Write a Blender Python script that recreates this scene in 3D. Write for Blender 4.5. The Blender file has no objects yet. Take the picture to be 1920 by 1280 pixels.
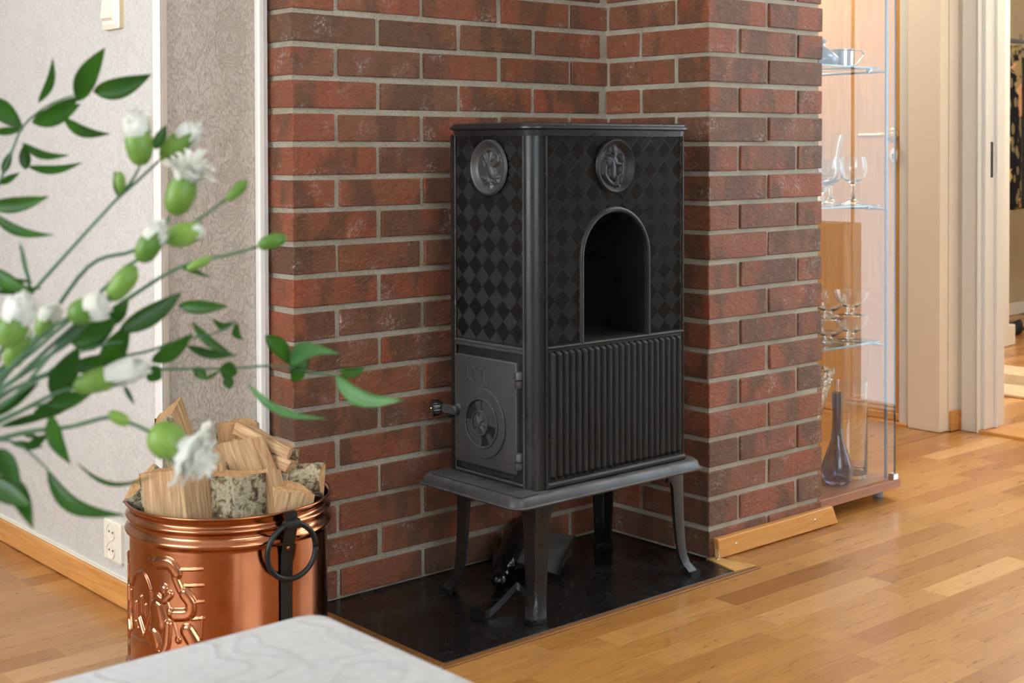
import bpy, bmesh, math, random
from mathutils import Vector, Matrix, noise
S = bpy.context.scene
COL = S.collection
PI = math.pi
rnd = random.Random(7)

# ------------------------------------------------------------------ camera
F, YAW, Y0, PIT, ROL = 2582.8446, 0.85026, 327.609, 0.01778, -0.00281
CAM = Vector((-1.66266, -2.63876, 1.03433))
fw = Vector((math.cos(YAW), math.sin(YAW), 0)); rt = Vector((math.sin(YAW), -math.cos(YAW), 0)); up = Vector((0, 0, 1))
fw2 = fw*math.cos(PIT) - up*math.sin(PIT); up2 = up*math.cos(PIT) + fw*math.sin(PIT)
r3 = rt*math.cos(ROL) + up2*math.sin(ROL); up3 = up2*math.cos(ROL) - rt*math.sin(ROL)
cd = bpy.data.cameras.new('camera'); cam = bpy.data.objects.new('camera', cd); COL.objects.link(cam)
cam.matrix_world = Matrix(((r3.x, up3.x, -fw2.x, CAM.x), (r3.y, up3.y, -fw2.y, CAM.y), (r3.z, up3.z, -fw2.z, CAM.z), (0, 0, 0, 1)))
cd.sensor_width = 36; cd.lens = F/1920*36; cd.shift_y = -(640 - Y0)/1920; cd.clip_start = .05; cd.clip_end = 100
cd.dof.use_dof = True; cd.dof.focus_distance = 3.0; cd.dof.aperture_fstop = 7.5
S.camera = cam

# ------------------------------------------------------------------ world, light, exposure
w = bpy.data.worlds.new('world'); S.world = w; w.use_nodes = True
w.node_tree.nodes['Background'].inputs[0].default_value = (.80, .90, 1, 1)
w.node_tree.nodes['Background'].inputs[1].default_value = 5.2
def area(name, loc, direction, sx, sy, power, col):
    l = bpy.data.lights.new(name, 'AREA'); l.shape = 'RECTANGLE'; l.size = sx; l.size_y = sy; l.energy = power; l.color = col
    o = bpy.data.objects.new(name, l); COL.objects.link(o); o.location = loc
    o.rotation_euler = Vector(direction).to_track_quat('-Z', 'Z').to_euler()
    return o
area('window_daylight', (-3.42, -.55, 1.55), (1, -.05, -.12), 2.5, 1.5, 62, (1, .98, .96))
area('window_daylight', (-1.3, -4.72, 1.5), (.12, 1, -.05), 2.7, 1.6, 16, (1, .98, .97))
def bulb(name, loc, power, col, r=.12):
    l = bpy.data.lights.new(name, 'POINT'); l.energy = power; l.color = col; l.shadow_soft_size = r
    o = bpy.data.objects.new(name, l); COL.objects.link(o); o.location = loc
bulb('ceiling_bulb', (-.3, -2.1, 2.25), 9, (1, .93, .84), .2)
bulb('right_fill', (2.3, -1.1, 2.3), 15, (1, .93, .84), .2)  # added unseen fill lamp, brightens the cream column and the casings
bulb('hall_bulb', (4.2, .1, 2.2), 62, (1, .90, .76), .15)
bulb('passage_bulb', (2.3, 1.1, 2.2), 34, (1, .88, .72), .15)
S.view_settings.view_transform = 'Standard'; S.view_settings.look = 'None'
S.view_settings.exposure = 0.32; S.view_settings.gamma = 1; S.view_settings.use_curve_mapping = False
S.cycles.max_bounces = 10; S.cycles.diffuse_bounces = 4; S.cycles.glossy_bounces = 4; S.cycles.transmission_bounces = 8
S.cycles.transparent_max_bounces = 16; S.cycles.sample_clamp_indirect = 6; S.cycles.caustics_reflective = False; S.cycles.caustics_refractive = False

# ------------------------------------------------------------------ pixel helpers (each with a real depth)
def ray(u, v): return fw2 + r3*((u-960)/F) + up3*((Y0-v)/F)
def at(u, v, d): return CAM + ray(u, v)*d
def onz(u, v, z=0.): d = ray(u, v); return CAM + d*((z-CAM.z)/d.z)
def ony(u, v, y): d = ray(u, v); return CAM + d*((y-CAM.y)/d.y)
def onx(u, v, x): d = ray(u, v); return CAM + d*((x-CAM.x)/d.x)

# ------------------------------------------------------------------ node helpers
class NT:
    def __init__(s, name, rough=.5, metal=0., spec=.5):
        s.m = bpy.data.materials.new(name); s.m.use_nodes = True; s.n = s.m.node_tree.nodes; s.l = s.m.node_tree.links
        s.b = s.n['Principled BSDF']; s.set('Roughness', rough); s.set('Metallic', metal); s.set('Specular IOR Level', spec)
    def set(s, k, v):
        i = s.b.inputs[k]
        if hasattr(v, 'links') or hasattr(v, 'is_output'): s.l.new(v, i)
        else: i.default_value = (*v, 1) if isinstance(v, (tuple, list)) and len(v) == 3 else v
    def node(s, t, **kw):
        n = s.n.new(t)
        for k, v in kw.items():
            if k == 'props':
                for a, b in v.items(): setattr(n, a, b)
            else:
                i = n.inputs[int(k[1:])] if (k[0] == 'i' and k[1:].isdigit()) else n.inputs[k.replace('_', ' ')]
                if hasattr(v, 'is_output'): s.l.new(v, i)
                else: i.default_value = (*v, 1) if (isinstance(v, (tuple, list)) and len(v) == 3 and i.type == 'RGBA') else v
        return n
    def coord(s, kind='Object'): return s.node('ShaderNodeTexCoord').outputs[kind]
    def mapping(s, v, scale=(1, 1, 1), rot=(0, 0, 0), loc=(0, 0, 0)):
        n = s.node('ShaderNodeMapping'); s.l.new(v, n.inputs[0]); n.inputs['Scale'].default_value = scale
        n.inputs['Rotation'].default_value = rot; n.inputs['Location'].default_value = loc; return n.outputs[0]
    def noise(s, v, scale, detail=4, rough=.55, dist=0., out='Fac'):
        n = s.node('ShaderNodeTexNoise', Scale=scale, Detail=detail, Roughness=rough, Distortion=dist); s.l.new(v, n.inputs['Vector']); return n.outputs[out]
    def voro(s, v, scale, feature='F1', out='Distance', rand=1.):
        n = s.node('ShaderNodeTexVoronoi', props={'feature': feature}, Scale=scale); n.inputs['Randomness'].default_value = rand; s.l.new(v, n.inputs['Vector']); return n.outputs[out]
    def ramp(s, f, stops, interp='LINEAR'):
        n = s.node('ShaderNodeValToRGB'); s.l.new(f, n.inputs[0]); cr = n.color_ramp; cr.interpolation = interp
        while len(cr.elements) < len(stops): cr.elements.new(.5)
        for e, (p, c) in zip(cr.elements, stops): e.position = p; e.color = (*c, 1) if not isinstance(c, (int, float)) else (c, c, c, 1)
        return n.outputs[0]
    def mix(s, f, a, b, mode='MIX'):
        n = s.node('ShaderNodeMix', props={'data_type': 'RGBA', 'blend_type': mode})
        for k, v in ((0, f), (6, a), (7, b)):
            if hasattr(v, 'is_output'): s.l.new(v, n.inputs[k])
            else: n.inputs[k].default_value = v if k == 0 else (*v, 1)
        return n.outputs[2]
    def math(s, op, a, b=0., c=0.):
        n = s.node('ShaderNodeMath', props={'operation': op})
        for k, v in ((0, a), (1, b), (2, c)):
            if hasattr(v, 'is_output'): s.l.new(v, n.inputs[k])
            else: n.inputs[k].default_value = v
        return n.outputs[0]
    def vadd(s, a, b):
        n = s.node('ShaderNodeVectorMath', props={'operation': 'ADD'}); s.l.new(a, n.inputs[0]); s.l.new(b, n.inputs[1]); return n.outputs[0]
    def rnd(s): return s.node('ShaderNodeObjectInfo').outputs['Random']
    def combine(s, x=0., y=0., z=0.):
        n = s.node('ShaderNodeCombineXYZ')
        for k, v in ((0, x), (1, y), (2, z)):
            if hasattr(v, 'is_output'): s.l.new(v, n.inputs[k])
            else: n.inputs[k].default_value = v
        return n.outputs[0]
    def sep(s, v):
        n = s.node('ShaderNodeSeparateXYZ'); s.l.new(v, n.inputs[0]); return n.outputs
    def bump(s, h, strength=.3, dist=.01):
        n = s.node('ShaderNodeBump', Strength=strength, Distance=dist); s.l.new(h, n.inputs['Height']); s.l.new(n.outputs[0], s.b.inputs['Normal']); return n
def simple(name, c, rough=.5, metal=0., spec=.5, nscale=0, namt=.1, bump=0, bscale=80):
    t = NT(name, rough, metal, spec)
    if nscale:
        f = t.noise(t.coord(), nscale, 5)
        lo = tuple(x*(1-namt) for x in c); hi = tuple(min(1, x*(1+namt)) for x in c)
        t.set('Base Color', t.ramp(f, [(.3, lo), (.7, hi)]))
    else: t.set('Base Color', c)
    if bump: t.bump(t.noise(t.coord(), bscale, 4), bump, .002)
    return t.m
def lin(r, g, b): return tuple(((x/255)/12.92 if x/255 <= .04045 else ((x/255+.055)/1.055)**2.4) for x in (r, g, b))

# ---- brick
def mat_brick():
    t = NT('brick', .62, 0, .6); r = t.rnd(); co = t.coord()
    off = t.combine(t.math('MULTIPLY', r, 37.), t.math('MULTIPLY', r, 91.), t.math('MULTIPLY', r, 53.))
    v = t.vadd(co, off)
    base = t.ramp(r, [(0, lin(112, 78, 54)), (.2, lin(142, 86, 58)), (.45, lin(152, 84, 55)), (.66, lin(122, 84, 58)), (.8, lin(148, 88, 60)), (.95, lin(140, 82, 58)), (1, lin(104, 74, 54))])
    dark = lin(102, 70, 48)
    patch = t.ramp(t.noise(t.mapping(v, (1.0, 1.0, .45)), 8.5, 3, .55), [(.49, 0.), (.56, 1.)])
    c = t.mix(t.math('MULTIPLY', patch, .8), base, dark)
    hot = t.ramp(t.noise(t.mapping(v, (1, 1, .6), loc=(7, 3, 1)), 9, 3), [(.54, 0.), (.66, 1.)])
    c = t.mix(t.math('MULTIPLY', hot, .55), c, lin(172, 84, 52))
    speck = t.noise(v, 160, 4, .7); c = t.mix(.75, c, t.ramp(speck, [(.3, .34), (.7, .66)]), 'OVERLAY')
    efl = t.math('MULTIPLY', t.ramp(t.noise(v, 14, 3), [(.56, 0.), (.70, 1.)]), t.ramp(t.noise(v, 120, 5, .75), [(.5, 0.), (.62, 1.)]))
    c = t.mix(t.math('MULTIPLY', efl, .7), c, lin(210, 192, 182))
    t.set('Base Color', c)
    h1 = t.noise(t.mapping(v, (1, 1, 1.6), (0, .7, 0)), 55, 6, .66, .7); h2 = t.noise(v, 300, 3)
    h = t.math('ADD', h1, t.math('MULTIPLY', h2, .35))
    t.bump(h, 1., .011)
    t.set('Roughness', t.ramp(h1, [(.3, .7), (.7, .36)]))
    return t.m
def mat_mortar():
    t = NT('mortar', .9, 0, .2); co = t.coord()
    c = t.ramp(t.noise(co, 9, 4), [(.3, lin(194, 184, 162)), (.7, lin(222, 213, 192))])
    c = t.mix(t.ramp(t.noise(co, 420, 2, .8), [(.34, .85), (.46, 0.)]), c, lin(112, 100, 84))
    t.set('Base Color', c); t.bump(t.noise(co, 190, 5, .8), 1., .008); return t.m
# ---- cast iron
def mat_iron(name, c, rough, dust=.25):
    t = NT(name, rough, .25, .5); co = t.coord()
    b = t.mix(t.ramp(t.noise(co, 7, 5), [(.35, 0.), (.7, 1.)]), c, tuple(x*1.5 for x in c))
    d = t.ramp(t.noise(co, 30, 6, .75), [(.6, 0.), (.78, 1.)])
    b = t.mix(t.math('MULTIPLY', d, dust), b, (.25, .245, .24))
    nz = t.sep(t.node('ShaderNodeNewGeometry').outputs['Normal'])['Z']; upf = t.ramp(nz, [(.45, 0.), (.95, 1.)])
    dd = t.ramp(t.noise(t.mapping(co, (1, 4, 1)), 11, 6, .7, .6), [(.35, .15), (.68, 1.)])
    b = t.mix(t.math('MULTIPLY', t.math('MULTIPLY', upf, dd), min(1., dust*1.3)), b, (.22, .218, .214))
    t.set('Base Color', b); t.bump(t.noise(co, 330, 4, .7), .14, .0015)
    t.set('Roughness', t.ramp(t.noise(co, 12, 4), [(.3, rough-.06), (.7, rough+.12)])); return t.m
# ---- wood
def mat_floor():
    t = NT('oak_parquet', .3, 0, .45); co = t.coord('Object')
    a = t.node('ShaderNodeAttribute', props={'attribute_name': 'tone'}).outputs['Fac']
    off = t.combine(t.math('MULTIPLY', a, 31.), t.math('MULTIPLY', a, 17.), 0.)
    geo = t.node('ShaderNodeNewGeometry').outputs['Position']
    v = t.vadd(geo, off)
    base = t.ramp(a, [(0, lin(150, 98, 44)), (.25, lin(178, 124, 62)), (.6, lin(192, 140, 78)), (.85, lin(166, 110, 52)), (1, lin(210, 162, 102))])
    g = t.noise(t.mapping(v, (1.6, 15, 10)), 3.2, 6, .62, 2.2)
    c = t.mix(.75, base, t.ramp(g, [(.3, .36), (.7, .62)]), 'OVERLAY')
    fine = t.noise(t.mapping(v, (14, 260, 30)), 3, 3, .6)
    c = t.mix(.35, c, t.ramp(fine, [(.35, .34), (.6, .56)]), 'OVERLAY')
    t.set('Base Color', c); t.set('Coat Weight', .25); t.set('Coat Roughness', .22)
    t.set('Roughness', t.ramp(g, [(.3, .26), (.7, .36)])); t.bump(fine, .04, .001); return t.m
def mat_wood(name, lo, hi, axis='x', rough=.4, scale=1., coat=.15):
    t = NT(name, rough, 0, .4); co = t.coord()
    sc = {'x': (1.5, 22, 22), 'y': (22, 1.5, 22), 'z': (22, 22, 1.5)}[axis]
    g = t.noise(t.mapping(co, tuple(q*scale for q in sc)), 3, 6, .6, 1.2)
    c = t.ramp(g, [(.28, lo), (.72, hi)])
    t.set('Base Color', c); t.set('Coat Weight', coat); t.bump(g, .08, .002); return t.m
def mat_fire(name, lo, hi, rough=.8, bump=.5):
    t = NT(name, rough, 0, .2); co = t.coord(); v = t.vadd(co, t.combine(t.math('MULTIPLY', t.rnd(), 9.)))
    g = t.noise(t.mapping(v, (60, 60, 4)), 2.2, 6, .65, .8); p = t.noise(v, 14, 3)
    c = t.ramp(g, [(.27, tuple(x*.45 for x in lo)), (.36, lo), (.56, tuple((a+b)/2 for a, b in zip(lo, hi))), (.72, hi)])
    c = t.mix(t.math('MULTIPLY', t.ramp(p, [(.45, 0.), (.7, 1.)]), .3), c, lin(176, 124, 76))
    t.set('Base Color', c); t.bump(g, bump, .006); return t.m
def mat_bark():
    t = NT('bark', .9, 0, .2); co = t.coord(); v = t.vadd(co, t.combine(t.math('MULTIPLY', t.rnd(), 9.)))
    a = t.noise(v, 46, 6, .7, .6); b = t.noise(v, 120, 5, .8)
    c = t.ramp(a, [(.34, lin(66, 54, 42)), (.45, lin(132, 112, 84)), (.55, lin(202, 190, 160)), (.68, lin(158, 142, 104))])
    c = t.mix(t.ramp(b, [(.55, 0.), (.7, .8)]), c, lin(58, 46, 34))
    t.set('Base Color', c); t.bump(t.math('ADD', a, b), .9, .008); return t.m
def mat_wallpaper(name, lo, hi, axis, bs=.45):
    t = NT(name, .55, 0, .35); co = t.sep(t.coord())
    u = co['Y'] if axis == 'y' else co['X']; z = co['Z']
    mu = t.math('PINGPONG', t.math('ADD', u, 5.), .115)
    row = t.math('MULTIPLY', t.math('FLOOR', t.math('DIVIDE', t.math('ADD', u, 5.), .23)), .17)
    mz = t.math('MODULO', t.math('ADD', t.math('ADD', z, 5.), row), .34)
    v = t.combine(mu, mz, 0.)
    # vines: thin contour lines of a warped field
    vu = t.combine(u, t.math('MULTIPLY', z, .8), 0.)
    def lines(sc, k, w_, dist=1.2, det=1., v=vu):
        f = t.noise(v, sc, det, .5, dist)
        return t.ramp(t.math('ABSOLUTE', t.math('SUBTRACT', t.math('FRACT', t.math('MULTIPLY', f, k)), .5)), [(w_*.6, 1.), (w_, 0.)])
    vines = t.math('MAXIMUM', lines(11, 5., .14, 2.2), lines(24, 4., .12, 1.6)); leaf = t.ramp(t.voro(t.mapping(vu, (1, .45, 1), (0, 0, .6)), 75), [(.24, 1.), (.34, 0.)]); sprig = t.ramp(t.noise(vu, 18, 1), [(.5, 0.), (.56, 1.)])
    orn = t.math('MAXIMUM', vines, t.math('MULTIPLY', leaf, sprig))
    # woven cartouches with roses
    wob = t.math('MULTIPLY', t.math('SUBTRACT', t.noise(v, 26, 1), .5), .9)
    du = t.math('DIVIDE', t.math('SUBTRACT', mu, .115), .040); dz = t.math('DIVIDE', t.math('SUBTRACT', mz, .17), .068)
    r = t.math('ADD', t.math('SQRT', t.math('ADD', t.math('MULTIPLY', du, du), t.math('MULTIPLY', dz, dz))), wob)
    med = t.ramp(r, [(.92, 1.), (1.0, 0.)]); rim = t.ramp(t.math('ABSOLUTE', t.math('SUBTRACT', r, 1.0)), [(.03, 1.), (.08, 0.)])
    rose = lines(48, 5., .2, .8, 1., v)
    weave = t.math('MULTIPLY', t.math('SINE', t.math('MULTIPLY', u, 2400.)), t.math('SINE', t.math('MULTIPLY', z, 2400.)))
    stripe = t.noise(t.combine(t.math('MULTIPLY', u, 420.), t.math('MULTIPLY', z, 95.), 0.), 1., 3, .6)
    inv = t.math('SUBTRACT', 1., med)
    rr_ = t.math('MULTIPLY', med, rose); oo = t.math('MAXIMUM', t.math('MULTIPLY', inv, orn), rim)
    tone = t.math('ADD', .56, t.math('MULTIPLY', oo, -.16))
    tone = t.math('SUBTRACT', tone, t.math('MULTIPLY', med, .20))
    tone = t.math('ADD', tone, t.math('MULTIPLY', rr_, .22))
    tone = t.math('ADD', tone, t.math('MULTIPLY', t.math('MULTIPLY', t.math('SUBTRACT', stripe, .5), inv), 1.5))
    tone = t.math('ADD', tone, t.math('MULTIPLY', t.math('MULTIPLY', weave, med), .12))
    t.set('Base Color', t.ramp(tone, [(.1, lo), (.85, hi)]))
    hgt = t.math('ADD', t.math('ADD', oo, t.math('MULTIPLY', rr_, .8)), t.math('MULTIPLY', stripe, .45))
    t.bump(hgt, bs, .0016)
    t.set('Roughness', t.ramp(oo, [(0, .6), (1, .35)]))
    return t.m
def glass(name, tint=(1, 1, 1), rough=0.):
    m = bpy.data.materials.new(name); m.use_nodes = True; n = m.node_tree.nodes; l = m.node_tree.links; n.clear()
    out = n.new('ShaderNodeOutputMaterial'); g = n.new('ShaderNodeBsdfGlossy'); g.inputs['Roughness'].default_value = rough; g.inputs[0].default_value = (1, 1, 1, 1)
    tr = n.new('ShaderNodeBsdfTransparent'); tr.inputs[0].default_value = (*tint, 1)
    lw = n.new('ShaderNodeLayerWeight'); lw.inputs[0].default_value = .5
    p = n.new('ShaderNodeMath'); p.operation = 'POWER'; l.new(lw.outputs['Facing'], p.inputs[0]); p.inputs[1].default_value = 4.5
    q = n.new('ShaderNodeMath'); q.operation = 'MULTIPLY_ADD'; l.new(p.outputs[0], q.inputs[0]); q.inputs[1].default_value = .9; q.inputs[2].default_value = .042
    geo = n.new('ShaderNodeNewGeometry'); inv = n.new('ShaderNodeMath'); inv.operation = 'SUBTRACT'; inv.inputs[0].default_value = 1; l.new(geo.outputs['Backfacing'], inv.inputs[1])
    k = n.new('ShaderNodeMath'); k.operation = 'MULTIPLY'; l.new(q.outputs[0], k.inputs[0]); l.new(inv.outputs[0], k.inputs[1])
    mx = n.new('ShaderNodeMixShader')
    l.new(k.outputs[0], mx.inputs[0]); l.new(tr.outputs[0], mx.inputs[1]); l.new(g.outputs[0], mx.inputs[2]); l.new(mx.outputs[0], out.inputs[0]); return m
def mat_glassware(name, c=(1, 1, 1), rough=0.02):
    t = NT(name, rough, 0, .5); t.set('Base Color', c); t.set('Transmission Weight', 1.); t.set('IOR', 1.45); return t.m

M = {}
M['brick'] = mat_brick(); M['mortar'] = mat_mortar()
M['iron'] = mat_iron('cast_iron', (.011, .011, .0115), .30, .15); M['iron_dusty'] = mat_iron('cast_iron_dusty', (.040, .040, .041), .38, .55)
M['iron_dark'] = mat_iron('cast_iron_dark', (.007, .007, .0075), .42, .04)  # darker copy; on the stove's long side its tone stands for shade
M['floor'] = mat_floor()
M['oak_x'] = mat_wood('oak_trim_x', lin(196, 134, 66), lin(222, 162, 90), 'x', .38)
M['oak_y'] = mat_wood('oak_trim_y', lin(196, 130, 66), lin(228, 168, 96), 'y', .38)
M['oak_pale'] = mat_wood('oak_pale_end', lin(214, 170, 118), lin(232, 194, 146), 'z', .6)
M['oak_door'] = mat_wood('oak_door', lin(206, 146, 68), lin(232, 172, 92), 'z', .4, .6)
M['board'] = mat_wood('walnut_board', lin(140, 92, 66), lin(172, 120, 90), 'x', .35)
M['edge'] = mat_wood('hearth_edge', lin(112, 72, 32), lin(150, 100, 48), 'x', .5)
M['split'] = mat_fire('split_wood', lin(158, 122, 86), lin(214, 182, 142)); M['end'] = mat_fire('end_grain', lin(160, 120, 80), lin(214, 178, 130), .85, .25)
M['bark'] = mat_bark()
M['wp_light'] = mat_wallpaper('wallpaper_window_side', lin(184, 180, 174), lin(220, 217, 212), 'y', .3)
M['wp_shaded'] = mat_wallpaper('wallpaper_shaded', lin(150, 137, 123), lin(206, 196, 184), 'x')  # same wallpaper, darker: the shade away from the window is in its colour
M['white'] = simple('white_paint', lin(232, 230, 224), .35, bump=.05)
M['cream'] = simple('cream_paint', lin(243, 227, 204), .6, nscale=3, namt=.03, bump=.05)
M['cream_plastic'] = simple('cream_plastic', lin(236, 230, 214), .3)
M['cream_side'] = simple('cream_plastic_side', lin(204, 188, 146), .4)
M['trim_shaded'] = simple('white_paint_shaded', lin(186, 172, 156), .45)  # front face of the white corner moulding; its shade is in the colour
M['ceil'] = simple('ceiling_paint', (.82, .81, .79), .8)
M['wall_plain'] = simple('wall_paint', (.72, .70, .66), .7)
M['black_knob'] = simple('black_bakelite', (.008, .008, .008), .15)
M['chrome'] = simple('chrome', (.75, .76, .78), .18, 1.)
M['alu'] = simple('aluminium', (.20, .235, .28), .3, 1.)
M['silver'] = simple('pewter', (.42, .42, .42), .12, 1.)
M['brass'] = simple('brass_strip', lin(218, 176, 104), .32, .35, nscale=20, namt=.2)
M['brass_pol'] = simple('polished_brass', lin(226, 190, 116), .2, .6)
M['wrought'] = simple('wrought_iron', (.02, .022, .024), .35, .6, bump=.3, bscale=180)
M['black_strap'] = simple('black_strap', (.012, .013, .013), .4, .3)
def mat_copper():
    t = NT('copper', .2, 1.); co = t.coord()
    g = t.noise(t.mapping(co, (1, 1, 90)), 6, 4); n = t.noise(co, 9, 4)
    t.set('Base Color', t.mix(t.math('MULTIPLY', t.ramp(t.noise(co, 5, 3), [(.4, 0.), (.65, 1.)]), .45), t.ramp(n, [(.3, lin(176, 112, 76)), (.7, lin(200, 138, 102))]), lin(118, 78, 56)))
    t.set('Roughness', t.ramp(g, [(.3, .12), (.7, .2)])); t.bump(g, .02, .001); return t.m
M['copper'] = mat_copper()
def mat_plate():
    t = NT('hearth_steel', .35, .15, .5); co = t.coord()
    sm = t.ramp(t.noise(t.mapping(co, (1, 1, 1)), 7, 6, .7, 1.5), [(.48, 0.), (.75, 1.)])
    sp = t.ramp(t.noise(co, 300, 2, .9), [(.645, 0.), (.68, 1.)])
    c = t.mix(t.math('MULTIPLY', sm, .22), (.008, .008, .0085), (.05, .05, .052))
    c = t.mix(t.math('MULTIPLY', sp, .5), c, (.4, .39, .37))
    t.set('Base Color', c); t.set('Roughness', t.ramp(sm, [(0, .2), (1, .5)])); return t.m
M['plate'] = mat_plate()
def mat_cloth():
    t = NT('damask_cloth', .75, 0, .3); co = t.coord(); s = t.sep(co)
    v = t.combine(t.math('PINGPONG', t.math('ADD', s['X'], 5.03), .14), t.math('PINGPONG', t.math('ADD', s['Y'], 5.03), .14), 0.)
    f = t.noise(v, 7, 1, .5, 1.0)
    l = t.math('ABSOLUTE', t.math('SUBTRACT', t.math('FRACT', t.math('MULTIPLY', f, 6.)), .5))
    e = t.ramp(l, [(.03, 1.), (.2, 0.)]); mott = t.noise(co, 85, 3, .6); fine = t.noise(co, 900, 2)
    tone = t.math('ADD', t.math('MULTIPLY', e, -.10), t.math('ADD', t.math('MULTIPLY', mott, .5), .4))
    t.set('Base Color', t.ramp(tone, [(.3, lin(170, 171, 172)), (.8, lin(200, 200, 199))]))
    t.bump(t.math('ADD', e, t.math('ADD', mott, t.math('MULTIPLY', fine, .3))), .5, .002); return t.m
M['cloth'] = mat_cloth()
def mat_leaf(name, a, b, rough=.35):
    t = NT(name, rough, 0, .5); co = t.coord()
    c = t.ramp(t.noise(t.vadd(co, t.combine(t.math('MULTIPLY', t.rnd(), 7.))), 14, 3), [(.3, a), (.7, b)])
    t.set('Base Color', c); t.set('Subsurface Weight', .0)
    n = t.n; tl = n.new('ShaderNodeBsdfTranslucent'); mx = n.new('ShaderNodeMixShader'); mx.inputs[0].default_value = .25
    t.l.new(c, tl.inputs[0]); t.l.new(t.b.outputs[0], mx.inputs[1]); t.l.new(tl.outputs[0], mx.inputs[2]); t.l.new(mx.outputs[0], n['Material Output'].inputs[0]); return t.m
M['leaf'] = mat_leaf('ruscus_leaf', lin(36, 84, 18), lin(76, 130, 36)); M['leaf_pale'] = mat_leaf('ruscus_leaf_pale', lin(84, 140, 80), lin(128, 178, 112))
M['stem'] = mat_leaf('flower_stem', lin(62, 98, 70), lin(92, 128, 88), .5); M['calyx'] = mat_leaf('calyx', lin(84, 124, 40), lin(138, 172, 72), .45)
M['petal'] = mat_leaf('petal', lin(240, 238, 226), lin(250, 250, 246), .6)
M['rug'] = simple('rug_pale', lin(222, 202, 178), .95, nscale=30, namt=.08, bump=.4, bscale=200)
M['rug2'] = simple('rug_brown', lin(160, 136, 106), .95, nscale=30, namt=.2, bump=.4, bscale=200)
M['rug3'] = simple('rug_beige', lin(206, 182, 152), .95, nscale=30, namt=.08, bump=.4, bscale=200)
def mat_jacket():
    t = NT('floral_fabric', .9, 0, .2); co = t.coord(); v = t.mapping(co, (1, 1, .7))
    d = t.voro(t.vadd(v, t.node('ShaderNodeVectorMath', props={'operation': 'SCALE'}, i0=t.noise(v, 26, 2, out='Color'), Scale=.07).outputs[0]), 11)
    cc = t.voro(v, 11, out='Color'); cs = t.sep(cc)
    pal = t.ramp(cs['X'], [(0, lin(190, 140, 104)), (.4, lin(170, 144, 84)), (.7, lin(140, 120, 86)), (1, lin(206, 160, 128))], 'CONSTANT')
    pet = t.ramp(t.math('ADD', d, t.math('MULTIPLY', t.noise(v, 60, 2), .35)), [(.56, 1.), (.60, 0.)])
    d2 = t.ramp(t.voro(t.mapping(v, (1, 1, .5), (0, .5, 0)), 36), [(.36, 1.), (.42, 0.)])
    c = t.mix(t.math('MULTIPLY', d2, .75), (.008, .008, .01), lin(130, 118, 86)); c = t.mix(pet, c, pal)
    t.set('Base Color', c); return t.m
M['jacket'] = mat_jacket(); M['black_cloth'] = simple('black_cloth', (.01, .01, .011), .85)
M['glass'] = glass('cabinet_glass', (.97, .985, .985)); M['shelf_glass'] = glass('shelf_glass', (.72, .80, .84)); M['edge_glass'] = simple('glass_edge', lin(98, 124, 134), .2)
M['ware'] = mat_glassware('clear_glassware', (.97, .98, 1)); M['ware_blue'] = mat_glassware('smoky_blue_glass', (.42, .45, .66)); M['ware_grey'] = mat_glassware('grey_glass', (.85, .84, .8))
M['vase'] = mat_glassware('vase_glass', (.9, .97, .95))

# ------------------------------------------------------------------ object helpers
def wloc(o):
    v = Vector((0, 0, 0))
    while o: v += o.location; o = o.parent
    return v
def link(name, me, parent=None, loc=None):
    o = bpy.data.objects.new(name, me); COL.objects.link(o)
    if parent: o.parent = parent
    if loc is not None: o.location = loc
    return o
def mk(name, bm, mat, parent=None, loc=None, smooth=False, autos=None):
    """bm in world coordinates -> one object whose origin sits at loc (world)"""
    me = bpy.data.meshes.new(name)
    if loc is None: loc = wloc(parent) if parent else Vector((0, 0, 0))
    loc = Vector(loc)
    bmesh.ops.translate(bm, verts=bm.verts, vec=-loc)
    bm.normal_update()
    bm.to_mesh(me); bm.free()
    mats = mat if isinstance(mat, (list, tuple)) else [mat]
    for m in mats: me.materials.append(m)
    if smooth:
        for p in me.polygons: p.use_smooth = True
        if autos is not None: me.set_sharp_from_angle(angle=math.radians(autos))
    o = bpy.data.objects.new(name, me); COL.objects.link(o)
    if parent: o.parent = parent; o.location = loc - wloc(parent)
    else: o.location = loc
    return o
def tag(o, label=None, cat=None, group=None, kind=None):
    if label: o['label'] = label
    if cat: o['category'] = cat
    if group: o['group'] = group
    if kind: o['kind'] = kind
    return o
def thing(name, loc, label, cat, group=None):
    o = bpy.data.objects.new(name, None); COL.objects.link(o); o.location = loc; o.empty_display_size = .05
    return tag(o, label, cat, group)
def B(): return bmesh.new()
def box(bm, a, b, bev=0, seg=1, mi=0):
    x0, y0, z0 = a; x1, y1, z1 = b
    vs = [bm.verts.new(p) for p in ((x0, y0, z0), (x1, y0, z0), (x1, y1, z0), (x0, y1, z0), (x0, y0, z1), (x1, y0, z1), (x1, y1, z1), (x0, y1, z1))]
    fs = [bm.faces.new([vs[i] for i in f]) for f in ((0, 3, 2, 1), (4, 5, 6, 7), (0, 1, 5, 4), (1, 2, 6, 5), (2, 3, 7, 6), (3, 0, 4, 7))]
    for f in fs: f.material_index = mi
    if bev:
        es = list({e for f in fs for e in f.edges})
        r = bmesh.ops.bevel(bm, geom=es, offset=bev, segments=seg, affect='EDGES', profile=.5)
        for f in r['faces']: f.material_index = mi
    return vs
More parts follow.
